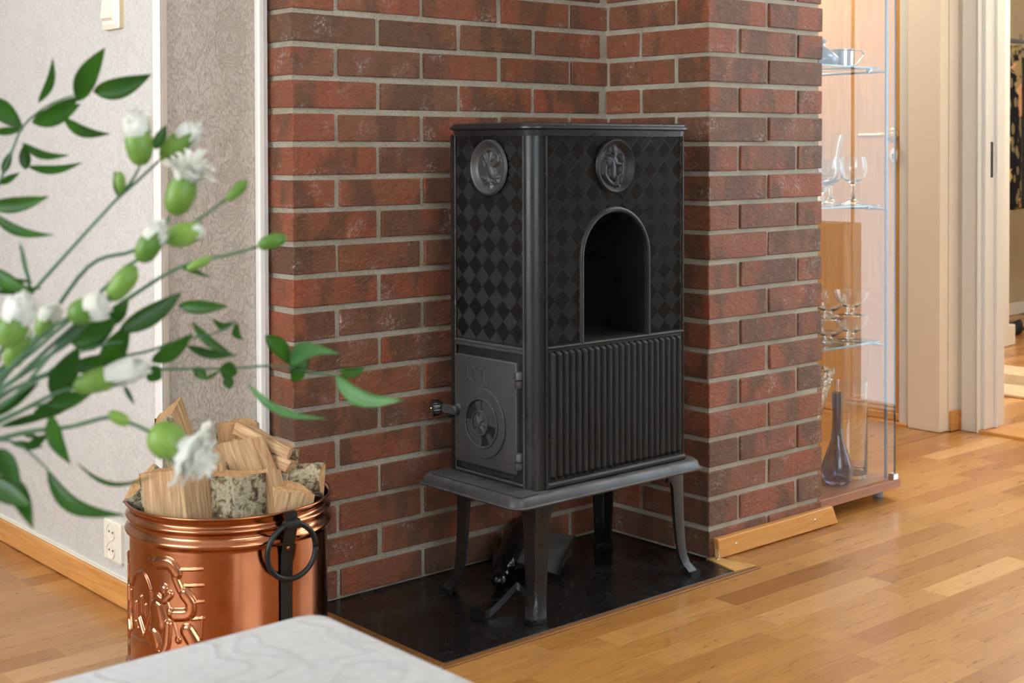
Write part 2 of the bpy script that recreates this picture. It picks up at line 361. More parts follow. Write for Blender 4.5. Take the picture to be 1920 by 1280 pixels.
def prism(bm, pts, fn, h0, h1, bev=0, seg=2, mi=0):
    """polygon pts (a,b) extruded h0..h1, fn(a,b,h)->xyz"""
    lo = [bm.verts.new(fn(a, b, h0)) for a, b in pts]; hi = [bm.verts.new(fn(a, b, h1)) for a, b in pts]
    n = len(pts); fs = [bm.faces.new(lo), bm.faces.new(hi[::-1])]
    for i in range(n): fs.append(bm.faces.new((lo[i], hi[i], hi[(i+1) % n], lo[(i+1) % n])))
    for f in fs: f.material_index = mi
    bmesh.ops.recalc_face_normals(bm, faces=fs)
    if bev:
        bmesh.ops.bevel(bm, geom=list(fs[1].edges), offset=bev, segments=seg, affect='EDGES', profile=.5)
    return fs
def loft(bm, rings, closed=True, caps=True, mi=0):
    vr = [[bm.verts.new(p) for p in r] for r in rings]
    fs = []
    for a, b in zip(vr, vr[1:]):
        n = len(a)
        for i in range(n if closed else n-1):
            fs.append(bm.faces.new((a[i], a[(i+1) % n], b[(i+1) % n], b[i])))
    if caps and closed:
        fs.append(bm.faces.new(vr[0][::-1])); fs.append(bm.faces.new(vr[-1]))
    for f in fs: f.material_index = mi
    return fs
def lathe(bm, prof, c, axis=Vector((0, 0, 1)), n=32, caps=False, mi=0):
    axis = Vector(axis).normalized(); q = axis.to_track_quat('Z', 'Y'); c = Vector(c); rings = []
    for r, h in prof:
        rings.append([c + q @ Vector((max(r, 1e-5)*math.cos(2*PI*i/n), max(r, 1e-5)*math.sin(2*PI*i/n), h)) for i in range(n)])
    fs = loft(bm, rings, True, caps, mi); bmesh.ops.remove_doubles(bm, verts=list({v for f in fs for v in f.verts}), dist=2e-5); return fs
def tube(bm, pts, r, n=8, caps=True, mi=0, flat=None):
    pts = [Vector(p) for p in pts]; rings = []; prev = None
    for i, p in enumerate(pts):
        d = (pts[min(i+1, len(pts)-1)] - pts[max(i-1, 0)]).normalized()
        ref = prev if prev is not None else (Vector((0, 0, 1)) if abs(d.z) < .9 else Vector((1, 0, 0)))
        s = d.cross(ref).normalized(); u = s.cross(d).normalized(); prev = u
        rr = r[i] if isinstance(r, (list, tuple)) else r
        fx = flat or (1, 1)
        rings.append([p + s*(rr*fx[0]*math.cos(2*PI*k/n)) + u*(rr*fx[1]*math.sin(2*PI*k/n)) for k in range(n)])
    loft(bm, rings, True, caps, mi)
def smooth_path(pts, k=6):
    pts = [Vector(p) for p in pts]; out = []
    for i in range(len(pts)-1):
        p0 = pts[max(i-1, 0)]; p1 = pts[i]; p2 = pts[i+1]; p3 = pts[min(i+2, len(pts)-1)]
        for j in range(k):
            t = j/k; out.append(.5*((2*p1) + (p2-p0)*t + (2*p0-5*p1+4*p2-p3)*t*t + (3*p1-p0-3*p2+p3)*t**3))
    out.append(pts[-1]); return out
def circle(c, r, n=24, a0=0, a1=2*PI, full=True):
    m = n if full else n+1
    return [(c[0]+r*math.cos(a0+(a1-a0)*i/n), c[1]+r*math.sin(a0+(a1-a0)*i/n)) for i in range(m)]
def rrect(x0, y0, x1, y1, r, n=5):
    out = []
    for cx, cy, a in ((x1-r, y1-r, 0), (x0+r, y1-r, PI/2), (x0+r, y0+r, PI), (x1-r, y0+r, 1.5*PI)):
        for i in range(n+1): out.append((cx+r*math.cos(a+PI/2*i/n), cy+r*math.sin(a+PI/2*i/n)))
    return out

# ================================================================== ROOM SHELL
CO = .075                                     # one brick course
L, D, W = .9924, .3651, .4719                 # chimney: recess length, pillar depth, pillar width
XD = -.27                                     # light wallpaper wall plane
YR = .105                                     # recessed wall plane
H = 2.45
def struct(name, bm, mat, loc=None, **k): return tag(mk(name, bm, mat, None, loc, **k), kind='structure')
bm = B(); box(bm, (-3.5, -4.8, -.2), (3.045, 3.2, -.012)); box(bm, (3.045, -.72, -.2), (6.6, 3.2, -.012)); floor = struct('floor', bm, simple('subfloor', lin(70, 46, 24), .8))
bm = B(); box(bm, (-3.5, -4.8, H), (3.045, 3.2, H+.1)); box(bm, (3.045, -.72, H), (6.6, 3.2, H+.1)); struct('ceiling', bm, M['ceil'])
# light wall with the socket, the recessed wall
bm = B(); box(bm, (XD, YR, 0), (XD+.10, 3.1, H)); wall_left = struct('wall_left', bm, M['wp_light'], (XD, YR, 0))
bm = B(); box(bm, (XD+.1, YR, 0), (.0, YR+.1, H)); box(bm, (XD+.002, YR-.0005, 0), (XD+.1, YR+.01, H)); struct('wall_recess', bm, M['wp_shaded'], (XD, YR, 0))
# outer walls with window openings
def wall_open(name, axis, pos, th, lo, hi, holes, mat):
    bm = B()
    def bx(a0, a1, z0, z1):
        if a1-a0 < 1e-4 or z1-z0 < 1e-4: return
        if axis == 'x': box(bm, (min(pos, pos+th), a0, z0), (max(pos, pos+th), a1, z1))
        else: box(bm, (a0, min(pos, pos+th), z0), (a1, max(pos, pos+th), z1))
    x = lo
    for a0, a1, z0, z1 in sorted(holes):
        bx(x, a0, 0, H); bx(a0, a1, 0, z0); bx(a0, a1, z1, H); x = a1
    bx(x, hi, 0, H)
    return struct(name, bm, mat)
wall_open('wall_window', 'x', -3.5, -.15, -4.8, 3.2, [(-1.85, .75, .75, 2.3)], M['wp_light'])
wall_open('wall_behind', 'y', -4.8, -.15, -3.5, 3.045, [(-2.7, .1, .7, 2.3)], M['wall_plain'])
wall_open('wall_far_left', 'y', 3.1, .15, -3.5, 6.6, [], M['wall_plain'])
wall_open('wall_end', 'x', 6.5, .15, -.72, 3.2, [], M['wall_plain'])
# wall at the right: doorway to the hall, balcony door and window
wall_open('wall_right', 'x', 2.925, .12, -4.8, .09, [(-.62, .0, 0, 2.06), (-1.262, -.86, .03, 2.2), (-2.35, -1.262, .74, 2.2)], M['white'])
def window(name, axis, p, a0, a1, z0, z1, mul=(), t=.05):
    bm = B(); dd_ = .03 if t > .02 else .008
    def bx(b0, b1, c0, c1):
        d = dd_
        if axis == 'x': box(bm, (p-d, b0, c0), (p+d, b1, c1), .003)
        else: box(bm, (b0, p-d, c0), (b1, p+d, c1), .003)
    bx(a0, a1, z0, z0+t); bx(a0, a1, z1-t, z1); bx(a0, a0+t, z0+t, z1-t); bx(a1-t, a1, z0+t, z1-t)
    for q in mul: bx(q-t/2, q+t/2, z0+t, z1-t)
    fr = struct(name, bm, M['white'])
    bm = B()
    if axis == 'x': box(bm, (p-.002, a0+t, z0+t), (p+.002, a1-t, z1-t))
    else: box(bm, (a0+t, p-.002, z0+t), (a1-t, p+.002, z1-t))
    mk('pane', bm, M['glass'], fr)
window('window_1', 'x', -3.58, -1.85, .75, .75, 2.3, (-.98, -.12))
window('window_2', 'y', -4.88, -2.7, .1, .7, 2.3, (-1.3,))
window('window_3', 'x', 2.985, -2.35, -1.262, .74, 2.2, (), .004)
window('window_4', 'x', 2.985, -1.262, -.86, .03, 2.2, (), .004)

# ---- parquet
def staves():
    rs = random.Random(11); w_ = .071; out = []
    def region(x0, x1, y0, y1):
        j = math.floor(y0/w_)
        while j*w_ < y1:
            ya, yb = max(y0, j*w_), min(y1, (j+1)*w_)
            x = x0 - rs.random()*.4 - .05
            while x < x1:
                ln = .33 + rs.random()*.22
                a, b = max(x, x0), min(x+ln, x1)
                if b-a > .012 and yb-ya > .004: out.append((a, b, ya, yb, rs.random()))
                x += ln
            j += 1
    region(-3.3, .030, -1.95, 0.075); region(.030, 2.925, -1.95, -.4975); region(1.035, 2.925, -.4975, .075)
    region(-3.3, XD, .075, 1.7)
    region(1.5, 2.85, .08, 1.6); region(3.05, 6.4, -.6, 1.9)
    return out
def vis(p):
    d = p - CAM; z = d.dot(fw2)
    if z < .3: return False
    return -20 < 960+F*d.dot(r3)/z < 1940 and -20 < Y0-F*d.dot(up3)/z < 1300
ST = staves()
def hidden(c): return (c.x > .0 and c.x < 1.5 and c.y > -.49)
def score(s):
    c = Vector(((s[0]+s[1])/2, (s[2]+s[3])/2, 0)); z = (c-CAM).dot(fw2)
    ok = any(vis(Vector(q)) for q in ((s[0], s[2], 0), (s[1], s[3], 0), tuple(c)))
    if c.x < -.8 and c.y < -1.25: ok = False
    return (s[1]-s[0])*(s[3]-s[2])/z**3 if ok else 0
order = sorted(range(len(ST)), key=lambda i: -score(ST[i])); single = set(i for i in order[:290] if score(ST[i]) > 0)
def add_stave(bm, s):
    g = .00010; a, b, c, d, t = s; lay = bm.faces.layers.float.get('tone') or bm.faces.layers.float.new('tone')
    x0, x1, y0, y1 = a+g, b-g, c+g, d-g; z1 = 0.; e = .00008
    lo = [bm.verts.new(p) for p in ((x0, y0, -.012), (x1, y0, -.012), (x1, y1, -.012), (x0, y1, -.012))]
    mi = [bm.verts.new(p) for p in ((x0, y0, z1-e), (x1, y0, z1-e), (x1, y1, z1-e), (x0, y1, z1-e))]
    hi = [bm.verts.new(p) for p in ((x0+e, y0+e, z1), (x1-e, y0+e, z1), (x1-e, y1-e, z1), (x0+e, y1-e, z1))]
    fs = [bm.faces.new(hi)]
    for i in range(4):
        j = (i+1) % 4; fs.append(bm.faces.new((lo[i], lo[j], mi[j], mi[i]))); fs.append(bm.faces.new((mi[i], mi[j], hi[j], hi[i])))
    for f in fs: f[lay] = t
rest = B()
for i, s in enumerate(ST):
    if i in single:
        bm = B(); add_stave(bm, s); mk('plank', bm, M['floor'], floor, ((s[0]+s[1])/2, (s[2]+s[3])/2, 0))
    else: add_stave(rest, s)
tag(mk('planks', rest, M['floor'], floor), kind='stuff')
# threshold of the doorway and joint strip
bm = B(); box(bm, (2.905, -.62, -.01), (3.05, .0, .012), .004, 2); struct('trim_1', bm, M['oak_y'])
bm = B(); box(bm, (2.80, .23, -.01), (2.86, 1.1, .012), .004, 2); struct('trim_2', bm, M['oak_y'])

# ---- chimney bricks
BR = {}
def brick_mesh(sx, sy, sz, var):
    key = (round(sx, 4), round(sy, 4), round(sz, 4), var)
    if key in BR: return BR[key]
    r = random.Random(str(key)); bm = B(); box(bm, (-sx/2, -sy/2, -sz/2), (sx/2, sy/2, sz/2))
    for v in bm.verts:
        v.co += Vector([r.uniform(-.0011, .0011) for _ in range(3)])
    bmesh.ops.bevel(bm, geom=bm.edges[:], offset=.0024, segments=1, affect='EDGES')
    me = bpy.data.meshes.new('brick'); bm.to_mesh(me); bm.free(); me.materials.append(M['brick']); BR[key] = me; return me
def brick(par, x0, x1, y0, y1, k):
    z0, z1 = k*CO+.0065, (k+1)*CO-.0065
    me = brick_mesh(x1-x0, y1-y0, z1-z0, rnd.randrange(4))
    j = .0018
    link('brick', me, par, Vector(((x0+x1)/2+rnd.uniform(-j, j), (y0+y1)/2+rnd.uniform(-j, j), (z0+z1)/2+rnd.uniform(-.0012, .0012))) - wloc(par))
m_ = .0055
bm = B(); box(bm, (m_, m_, 0), (L+.1, .13, H))
wall_back = struct('wall_back', bm, M['mortar'])
bm = B(); box(bm, (L+m_, -D+m_, 0), (L+W-.013, .13, H))
wall_pillar = struct('wall_pillar', bm, M['mortar'])
NC = 32
for k in range(NC):
    if k % 2:
        brick(wall_back, 0, .2325, 0, .118, k)
        for a in (.2445, .4895, .737): brick(wall_back, a, a+.2335 if a < .7 else .9715, 0, .05, k)
        brick(wall_pillar, L, L+.112, -D, -.1345, k); brick(wall_pillar, L, L+.1, -.1225, -.002, k)
        brick(wall_pillar, L+.124, L+.3545, -D, -D+.1, k); brick(wall_pillar, L+.3665, L+W, -D, -D+.2, k)
    else:
        brick(wall_back, 0, .1145, 0, .118, k)
        for a in (.1265, .3735, .620): brick(wall_back, a, a+.2345, 0, .05, k)
        brick(wall_back, .867, L+.01, 0, .05, k)
        brick(wall_pillar, L, L+.2295, -D, -.2585, k); brick(wall_pillar, L, L+.1, -.2465, -.0125, k)
        brick(wall_pillar, L+.2415, L+W, -D, -D+.12, k)

# ---- trims
bm = B(); box(bm, (XD-.006, YR-.013, 0), (XD+.0005, YR+.016, H), .002); struct('trim_3', bm, M['white'])
bm = B(); box(bm, (XD+.0006, YR-.013, 0), (XD+.016, YR+.0, H), .002); struct('trim_4', bm, M['trim_shaded'])
bm = B(); box(bm, (-.034, YR-.02, 0), (-.016, YR, H), .004, 3); box(bm, (-.014, YR-.010, 0), (-.003, YR, H), .002); struct('trim_5', bm, M['white'])
# left oak baseboard with the white cable strip
bm = B(); box(bm, (XD-.014, YR-.0, 0.002), (XD, 3.0, .060), .003, 2); struct('baseboard_left', bm, M['oak_y'])
bm = B(); box(bm, (XD-.010, YR, .0605), (XD, 3.0, .0635), .0008); box(bm, (XD-.006, YR, .064), (XD, 3.0, .068), .0008); struct('trim_6', bm, M['cream_plastic'])
bm = B(); box(bm, (XD+.022, YR-.013, 0.002), (-.003, YR, .060), .003, 2); struct('baseboard_recess', bm, M['oak_x'])
# pillar baseboard: sloping right end, raw left end, two nails
t0 = thing('baseboard', (L+.02, -D-.012, 0), 'short oak skirting board nailed to the foot of the brick pillar', 'skirting board')
bm = B()
pts = [(L+.022, .002), (L+.522, .002), (L+.497, .0525), (L+.012, .0525)]
prism(bm, pts, lambda a, b, h: (a, h, b), -D-.003, -D-.019, .003, 2); mk('board', bm, M['oak_x'], t0)
bm = B(); box(bm, (L+.0175, -D-.018, .003), (L+.0215, -D-.004, .051)); tag(mk('raw_end', bm, M['oak_pale'], t0), 'pale unstained sawn end')
for px, pz in ((L+.082, .029), (L+.414, .030)):
    bm = B(); lathe(bm, [(0, .0018), (.0026, .0014), (.0034, 0), (.0034, -.004)], (px, -D-.0195, pz), (0, -1, 0), 12); mk('nail', bm, M['chrome'], t0, smooth=True)

# ================================================================== HEARTH
hp = thing('hearth_plate', (.05, -.47, 0), 'black steel floor plate under the cast iron stove, dusty with ash', 'hearth plate')
bm = B(); box(bm, (.055, -.473, -.011), (.9565, -.001, .0015), .001); mk('plate', bm, M['plate'], hp)
bm = B(); box(bm, (.9565, -.473, -.011), (L-.001, -D-.002, .0015), .001); mk('plate', bm, M['plate'], hp)
for n_, a, b in (('edge_strip', (.032, -.4965, -.011), (1.03, -.4845, .0035)), ('edge_strip', (.044, -.4840, -.011), (.958, -.4735, .0010)), ('edge_strip', (.032, -.4840, -.011), (.0435, -.001, .0035)), ('edge_strip', (.0440, -.4730, -.011), (.0545, -.001, .0010))):
    bm = B(); box(bm, a, b, .0012); mk(n_, bm, M['edge'], hp)
bm = B(); prism(bm, [(.985, -.362), (1.012, -.3665), (1.034, -.4825), (.9585, -.4735)], lambda a, b, h: (a, b, h), -.01, .0045, .001)
tag(mk('corner_strip', bm, M['brass'], hp), 'worn brass coloured corner strip')
bm = B(); lathe(bm, [(0, .0015), (.004, .0008), (.0045, 0)], (1.0, -.385, .0045), (0, 0, 1), 10); mk('screw', bm, M['chrome'], hp, smooth=True)

# ================================================================== STOVE
SX0, SX1, SY0, SY1 = .345, .845, -.42, -.14
ZB, ZT, ZM = .287, 1.070, .597
stove = thing('wood_stove', ((SX0+SX1)/2, (SY0+SY1)/2, .0015), 'tall black cast iron wood stove on four legs with an arched opening', 'stove')
RC = .030
def outline(e, r=RC): return rrect(SX0-e, SY0-e, SX1+e, SY1+e, r+e, 7)
def slab(levels, name, mat, parent=stove, r=RC, dx0=0):
    bm = B(); rings = []
    for e, z in levels:
        rings.append([Vector((x-(dx0 if x < (SX0+SX1)/2 else 0), y, z)) for x, y in outline(e, r)])
    loft(bm, rings); return mk(name, bm, mat, parent, smooth=True, autos=35)
# body shell: front wall has an arched hole towards -Y, so build it as pieces
AX, AR, AZS, AZ0 = .600, .103, .790, .603     # arch centre, inner radius, spring height, sill height
Dn = .255                                     # depth of the niche
def arch(r, z0, n=20): return [(AX+r, z0)] + [(AX+r*math.cos(a), AZS+r*math.sin(a)) for a in [PI*i/n for i in range(n+1)]] + [(AX-r, z0)]
bm = B()
ol = outline(0); n = len(ol)
# side walls of the body except the flat face with the niche
lo = [bm.verts.new((x, y, ZB)) for x, y in ol]; hi = [bm.verts.new((x, y, ZT)) for x, y in ol]
for i in range(n):
    j = (i+1) % n
    if abs(ol[i][1]-SY0) < 1e-6 and abs(ol[j][1]-SY0) < 1e-6 and abs(ol[i][0]-ol[j][0]) > .1:
        fi, fj = i, j; continue
    bm.faces.new((lo[i], lo[j], hi[j], hi[i]))
bm.faces.new(hi); bm.faces.new(lo[::-1])
ar = arch(AR, AZ0); av = [bm.verts.new((x, SY0, z)) for x, z in ar]
# face with hole: left part, right part, split at apex
xL, xR = ol[fi][0], ol[fj][0]
vBL, vBR, vTR, vTL = lo[fi], lo[fj], hi[fj], hi[fi]
mid = len(av)//2
cb = bm.verts.new((AX, SY0, ZB)); ct = bm.verts.new((AX, SY0, ZT)); ca = bm.verts.new((AX, SY0, AZ0))
right = av[:mid+1]; left = av[mid:]
if xL < xR: L_b, L_t, R_b, R_t = vBL, vTL, vBR, vTR
else: L_b, L_t, R_b, R_t = vBR, vTR, vBL, vTL
f1 = bm.faces.new([cb, R_b, R_t, ct] + list(reversed(right)) + [ca]); f2 = bm.faces.new([cb, ca] + list(reversed(left)) + [ct, L_t, L_b])
bmesh.ops.recalc_face_normals(bm, faces=bm.faces[:])
bmesh.ops.triangulate(bm, faces=[f1, f2])
mk('body', bm, M['iron'], stove, smooth=True, autos=30)
# niche tunnel
bm = B(); rings = [[Vector((x, y, z)) for x, z in ar] for y in (SY0, SY0+.02, SY0+Dn)]
fs = loft(bm, rings, True, False); bm.faces.new([v for v in bm.verts if abs(v.co.y-(SY0+Dn)) < 1e-6])
bmesh.ops.recalc_face_normals(bm, faces=bm.faces[:]); bmesh.ops.reverse_faces(bm, faces=bm.faces[:])
mk('niche', bm, M['iron'], stove, smooth=True, autos=40)
# arch frame (raised moulding)
def frame_ring(outer, inner, y0, hgt, fn, bm):
    n = len(outer)
    rs = [[fn(a, b, 0) for a, b in outer], [fn(a, b, hgt*.7) for a, b in [(o[0]*.85+i[0]*.15, o[1]*.85+i[1]*.15) for o, i in zip(outer, inner)]],
          [fn(a, b, hgt) for a, b in [(o[0]*.5+i[0]*.5, o[1]*.5+i[1]*.5) for o, i in zip(outer, inner)]],
          [fn(a, b, hgt*.6) for a, b in [(o[0]*.12+i[0]*.88, o[1]*.12+i[1]*.88) for o, i in zip(outer, inner)]], [fn(a, b, -.004) for a, b in inner]]
    loft(bm, rs, False if outer[0] != outer[-1] else False, False)
fs_ = lambda a, b, h: Vector((a, SY0-h, b))
ff_ = lambda a, b, h: Vector((SX0-h, a, b))
bm = B(); frame_ring(arch(AR+.013, AZ0-.006), arch(AR-.001, AZ0-.001), 0, .006, fs_, bm)
bmesh.ops.recalc_face_normals(bm, faces=bm.faces[:]); mk('arch_frame', bm, M['iron'], stove, smooth=True, autos=50)
# basket weave cast relief
def weave(a0, a1, b0, b1, ca, cb, skip, fn, flip):
    bm = B(); s = .0336; nr = 8; hw = s/nr*.36; hh = .0021
    for i in range(-30, 31):
        for j in range(-30, 31):
            cx = ca + (i+j)*s/math.sqrt(2); cz = cb + (i-j)*s/math.sqrt(2)
            if cx < a0-.03 or cx > a1+.03 or cz < b0-.03 or cz > b1+.03: continue
            d = (1, 1) if (i+j) % 2 == 0 else (1, -1)
            if flip: d = (d[0], -d[1])
            d = (d[0]/math.sqrt(2), d[1]/math.sqrt(2)); p = (-d[1], d[0])
            for k in range(nr):
                o = (k+.5-nr/2)*s/nr; q = s/2*.93
                for t0_, t1_ in ((-q, -q/3), (-q/3, q/3), (q/3, q)):
                    tm = (t0_+t1_)/2; mx, mz = cx+p[0]*o+d[0]*tm, cz+p[1]*o+d[1]*tm
                    if mx < a0-.004 or mx > a1+.004 or mz < b0-.004 or mz > b1+.004 or skip(mx, mz): continue
                    P = lambda t, w_, h: fn(cx+p[0]*(o+w_)+d[0]*t, cz+p[1]*(o+w_)+d[1]*t, h)
                    v = [bm.verts.new(x) for x in (P(t0_, -hw, 0), P(t0_, hw, 0), P(t1_, hw, 0), P(t1_, -hw, 0), P(t0_, 0, hh), P(t1_, 0, hh))]
                    for f in ((0, 3, 5, 4), (1, 4, 5, 2), (0, 4, 1), (3, 2, 5)): bm.faces.new([v[q_] for q_ in f])
    for co, no in ((fn(a0, b0, 0), fn(-1, 0, 0)-fn(0, 0, 0)), (fn(a1, b0, 0), fn(1, 0, 0)-fn(0, 0, 0)), (fn(a0, b0, 0), fn(0, -1, 0)-fn(0, 0, 0)), (fn(a0, b1, 0), fn(0, 1, 0)-fn(0, 0, 0))):
        bmesh.ops.bisect_plane(bm, geom=bm.verts[:]+bm.edges[:]+bm.faces[:], plane_co=co, plane_no=no, clear_outer=True)
    bmesh.ops.recalc_face_normals(bm, faces=bm.faces[:]); return bm
MR = .063; MS = (.594, .998); MF = (-.281, .996)
def in_arch(x, z):
    if math.hypot(x-MS[0], z-MS[1]) < MR-.001: return True
    if z < AZS: return abs(x-AX) < AR+.010
    return math.hypot(x-AX, z-AZS) < AR+.010
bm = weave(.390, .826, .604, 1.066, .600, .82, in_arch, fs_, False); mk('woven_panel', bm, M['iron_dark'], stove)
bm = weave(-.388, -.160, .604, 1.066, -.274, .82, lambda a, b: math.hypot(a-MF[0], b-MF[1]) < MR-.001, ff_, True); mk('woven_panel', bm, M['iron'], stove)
def strip(bm, fn, a0, b0, a1, b1, h=.004, w_=.0028):
    x0, x1 = min(a0, a1)-w_/2, max(a0, a1)+w_/2; z0, z1 = min(b0, b1)-w_/2, max(b0, b1)+w_/2; b = w_*.32
    rs = [[fn(x0, z0, 0), fn(x1, z0, 0), fn(x1, z1, 0), fn(x0, z1, 0)], [fn(x0, z0, h-b), fn(x1, z0, h-b), fn(x1, z1, h-b), fn(x0, z1, h-b)],
          [fn(x0+b, z0+b, h), fn(x1-b, z0+b, h), fn(x1-b, z1-b, h), fn(x0+b, z1-b, h)]]
    loft(bm, rs)
# panel mouldings
bm = B(); strip(bm, fs_, .3835, ZB, .3835, ZT, .005, .006); strip(bm, fs_, .8305, ZB+.004, .8305, ZT, .004, .005); strip(bm, fs_, .386, .5985, .828, .5985, .006, .006)
bmesh.ops.recalc_face_normals(bm, faces=bm.faces[:]); mk('moulding', bm, M['iron'], stove)
bm = B(); strip(bm, ff_, -.3925, ZB, -.3925, ZT, .005, .004); strip(bm, ff_, -.1545, ZB, -.1545, ZT, .004, .004); strip(bm, ff_, -.39, .597, -.157, .597, .006, .007)
strip(bm, ff_, -.39, .589, -.157, .589, .003, .010)
bmesh.ops.recalc_face_normals(bm, faces=bm.faces[:]); mk('moulding', bm, M['iron_dusty'], stove)
# back flange at the left rear edge
bm = B(); box(bm, (SX0+.004, SY1-.002, ZB), (SX0+.03, SY1+.010, ZT)); mk('rear_flange', bm, M['iron'], stove)
# ribs
bm = B(); NR = 22; x0, x1 = .392, .824; pw = (x1-x0)/NR
for i in range(NR):
    c = x0+(i+.5)*pw; h = .0085; a = pw*.47; q = pw*.17; zt, zb = .5905, ZB+.018
    rings = [[fs_(c-a, zt, 0), fs_(c-q, zt, 0), fs_(c+q, zt, 0), fs_(c+a, zt, 0)], [fs_(c-a, zt-.008, 0), fs_(c-q, zt-.008, h), fs_(c+q, zt-.008, h), fs_(c+a, zt-.008, 0)],
             [fs_(c-a, zb+.010, 0), fs_(c-q, zb+.010, h), fs_(c+q, zb+.010, h), fs_(c+a, zb+.010, 0)], [fs_(c-a, zb, 0), fs_(c-q, zb, .0005), fs_(c+q, zb, .0005), fs_(c+a, zb, 0)]]
    loft(bm, rings, False, False)
    v = [bm.verts.new(p) for p in (fs_(c-pw*.5, zb+.001, .0005), fs_(c+pw*.5, zb+.001, .0005), fs_(c, zb+.001, .007), fs_(c, zb+.014, .0005))]
strip(bm, fs_, .388, ZB+.008, .828, ZB+.008, .009, .014)
bmesh.ops.recalc_face_normals(bm, faces=bm.faces[:]); mk('ribbed_panel', bm, M['iron_dark'], stove)
# top plate
slab([(.006, ZT-.003), (.008, ZT+.009), (.012, ZT+.0105), (.0165, ZT+.0125), (.0165, ZT+.017), (.012, ZT+.0195), (.0105, ZT+.0235), (.003, ZT+.0255), (.001, ZT+.0265)], 'top_plate', M['iron'])
# ledge / base plate
bm = B(); rings = []
for e, z in ((-.012, .258), (-.002, .262), (.0, .2655), (-.004, .268), (-.008, .281), (-.014, .2865), (-.02, .2872), (-.05, .2872)):
    rings.append([Vector((x, y, z)) for x, y in rrect(.270-e, -.452-e, .888+e, -.088+e, .034, 6)])
loft(bm, rings); base = mk('base_plate', bm, M['iron_dusty'], stove, smooth=True, autos=35)
bm = B(); rings = []
for e, z in ((0, .286), (.001, .2895), (-.004, .291)): rings.append([Vector((x, y, z)) for x, y in rrect(.290-e, -.437-e, .350+e, -.125+e, .01, 3)])
loft(bm, rings); mk('ash_lip', bm, M['iron_dusty'], stove, smooth=True, autos=35)
# legs: angle section, flared at the top, foot kicked out
def leg(cx, cy, sx, sy):
    bm = B(); secs = [(.262, .072, -.002), (.248, .066, -.001), (.235, .052, 0), (.218, .043, 0), (.19, .040, .0), (.13, .037, .001), (.08, .034, .003), (.048, .032, .006), (.028, .032, .012), (.014, .034, .021), (.0016, .033, .027)]
    outer = [[], []]
    rings = []
    for z, w_, o in secs:
        X, Y = cx+sx*o, cy+sy*o; t = .007; r = .009
        pr = [(w_, 0), (r, 0), (r*.3, r*.3), (0, r), (0, w_), (t, w_), (t, t+.004), (t+.004, t), (w_, t)]
        rings.append([Vector((X - sx*a, Y - sy*b, z)) for a, b in pr])
    loft(bm, rings); X, Y, o = cx, cy, .027
    pr = [(.036, -.001), (.004, -.002), (-.002, .004), (-.001, .036), (.010, .036), (.014, .014), (.036, .010)]
    loft(bm, [[Vector((X+sx*(o+.0) - sx*a, Y+sy*o - sy*b, z)) for a, b in pr] for z in (.0016, .010)])
    bmesh.ops.recalc_face_normals(bm, faces=bm.faces[:])
    mk('leg', bm, M['iron'], stove, smooth=True, autos=40)
leg(.362, -.408, -1, -1); leg(.362, -.128, -1, 1); leg(.862, -.400, 1, -1); leg(.862, -.118, 1, 1)
# small bracket beside the right leg
bm = B(); box(bm, (.798, -.405, .232), (.806, -.392, .262), .002); mk('bracket', bm, M['iron'], stove)
# corner column highlights already in body; medallions with relief
def cap_h(x, y, segs, soft=False):
    h = 0
    for s_ in segs:
        pts, r, k = s_
        for (xa, ya), (xb, yb) in (zip(pts, pts[1:]) if len(pts) > 1 else [(pts[0], pts[0])]):
            dx, dy = xb-xa, yb-ya; l2 = dx*dx+dy*dy
            t = 0 if l2 == 0 else max(0, min(1, ((x-xa)*dx+(y-ya)*dy)/l2))
            d = math.hypot(x-xa-dx*t, y-ya-dy*t)
            if d < r: h = max(h, k*((1-(d/r)**4)**2 if soft else math.sqrt(1-(d/r)**2)))
    return h
def medallion(c, fn, segs, mat, mir=1):
    bm = B(); N = 84; rings = []
    NRr = 46
    for i in range(NRr+1):
        rr = i/NRr; row = []
        for j in range(N):
            a = 2*PI*j/N; x, y = rr*math.cos(a), rr*math.sin(a)
            if rr > .97: h = .004*(1-rr)/.03
            elif rr > .90: h = .004+.0022*math.sin((rr-.90)/.07*PI)
            elif rr > .70: h = .004*max(0, (rr-.70)/.20)**1.5-.0055*(1-(rr-.70)/.2)+.001
            else: h = -.0045
            if rr <= .86: h = max(h, -.0045+cap_h(x*mir, y, segs))
            row.append(fn(c[0]+x*MR*mir*mir, c[1]+y*MR, h+.0062))
        rings.append(row)
    loft(bm, rings, True, False); bmesh.ops.remove_doubles(bm, verts=bm.verts, dist=1e-6); bmesh.ops.recalc_face_normals(bm, faces=bm.faces[:])
    return mk('medallion', bm, mat, stove, smooth=True)
woman = [([(-.05, .58)], .2, .007), ([(-.27, .45)], .09, .004), ([(.02, .42), (-.06, .3)], .12, .0055), ([(-.32, .12), (-.0, .14)], .22, .006), ([(-.12, .1), (-.1, -.35)], .21, .0065), ([(-.44, .1), (-.5, -.3), (-.3, -.55), (.0, -.72)], .11, .005),
         ([(.05, .08), (.36, .06)], .10, .007), ([(.36, .32), (.38, .2)], .115, .0085), ([(.36, .05), (.34, -.3)], .125, .0075), ([(.32, -.28), (.12, -.38), (.1, -.7)], .085, .009), ([(.32, -.4), (.30, -.6)], .07, .006), ([(.0, -.74), (.18, -.72)], .08, .007)]
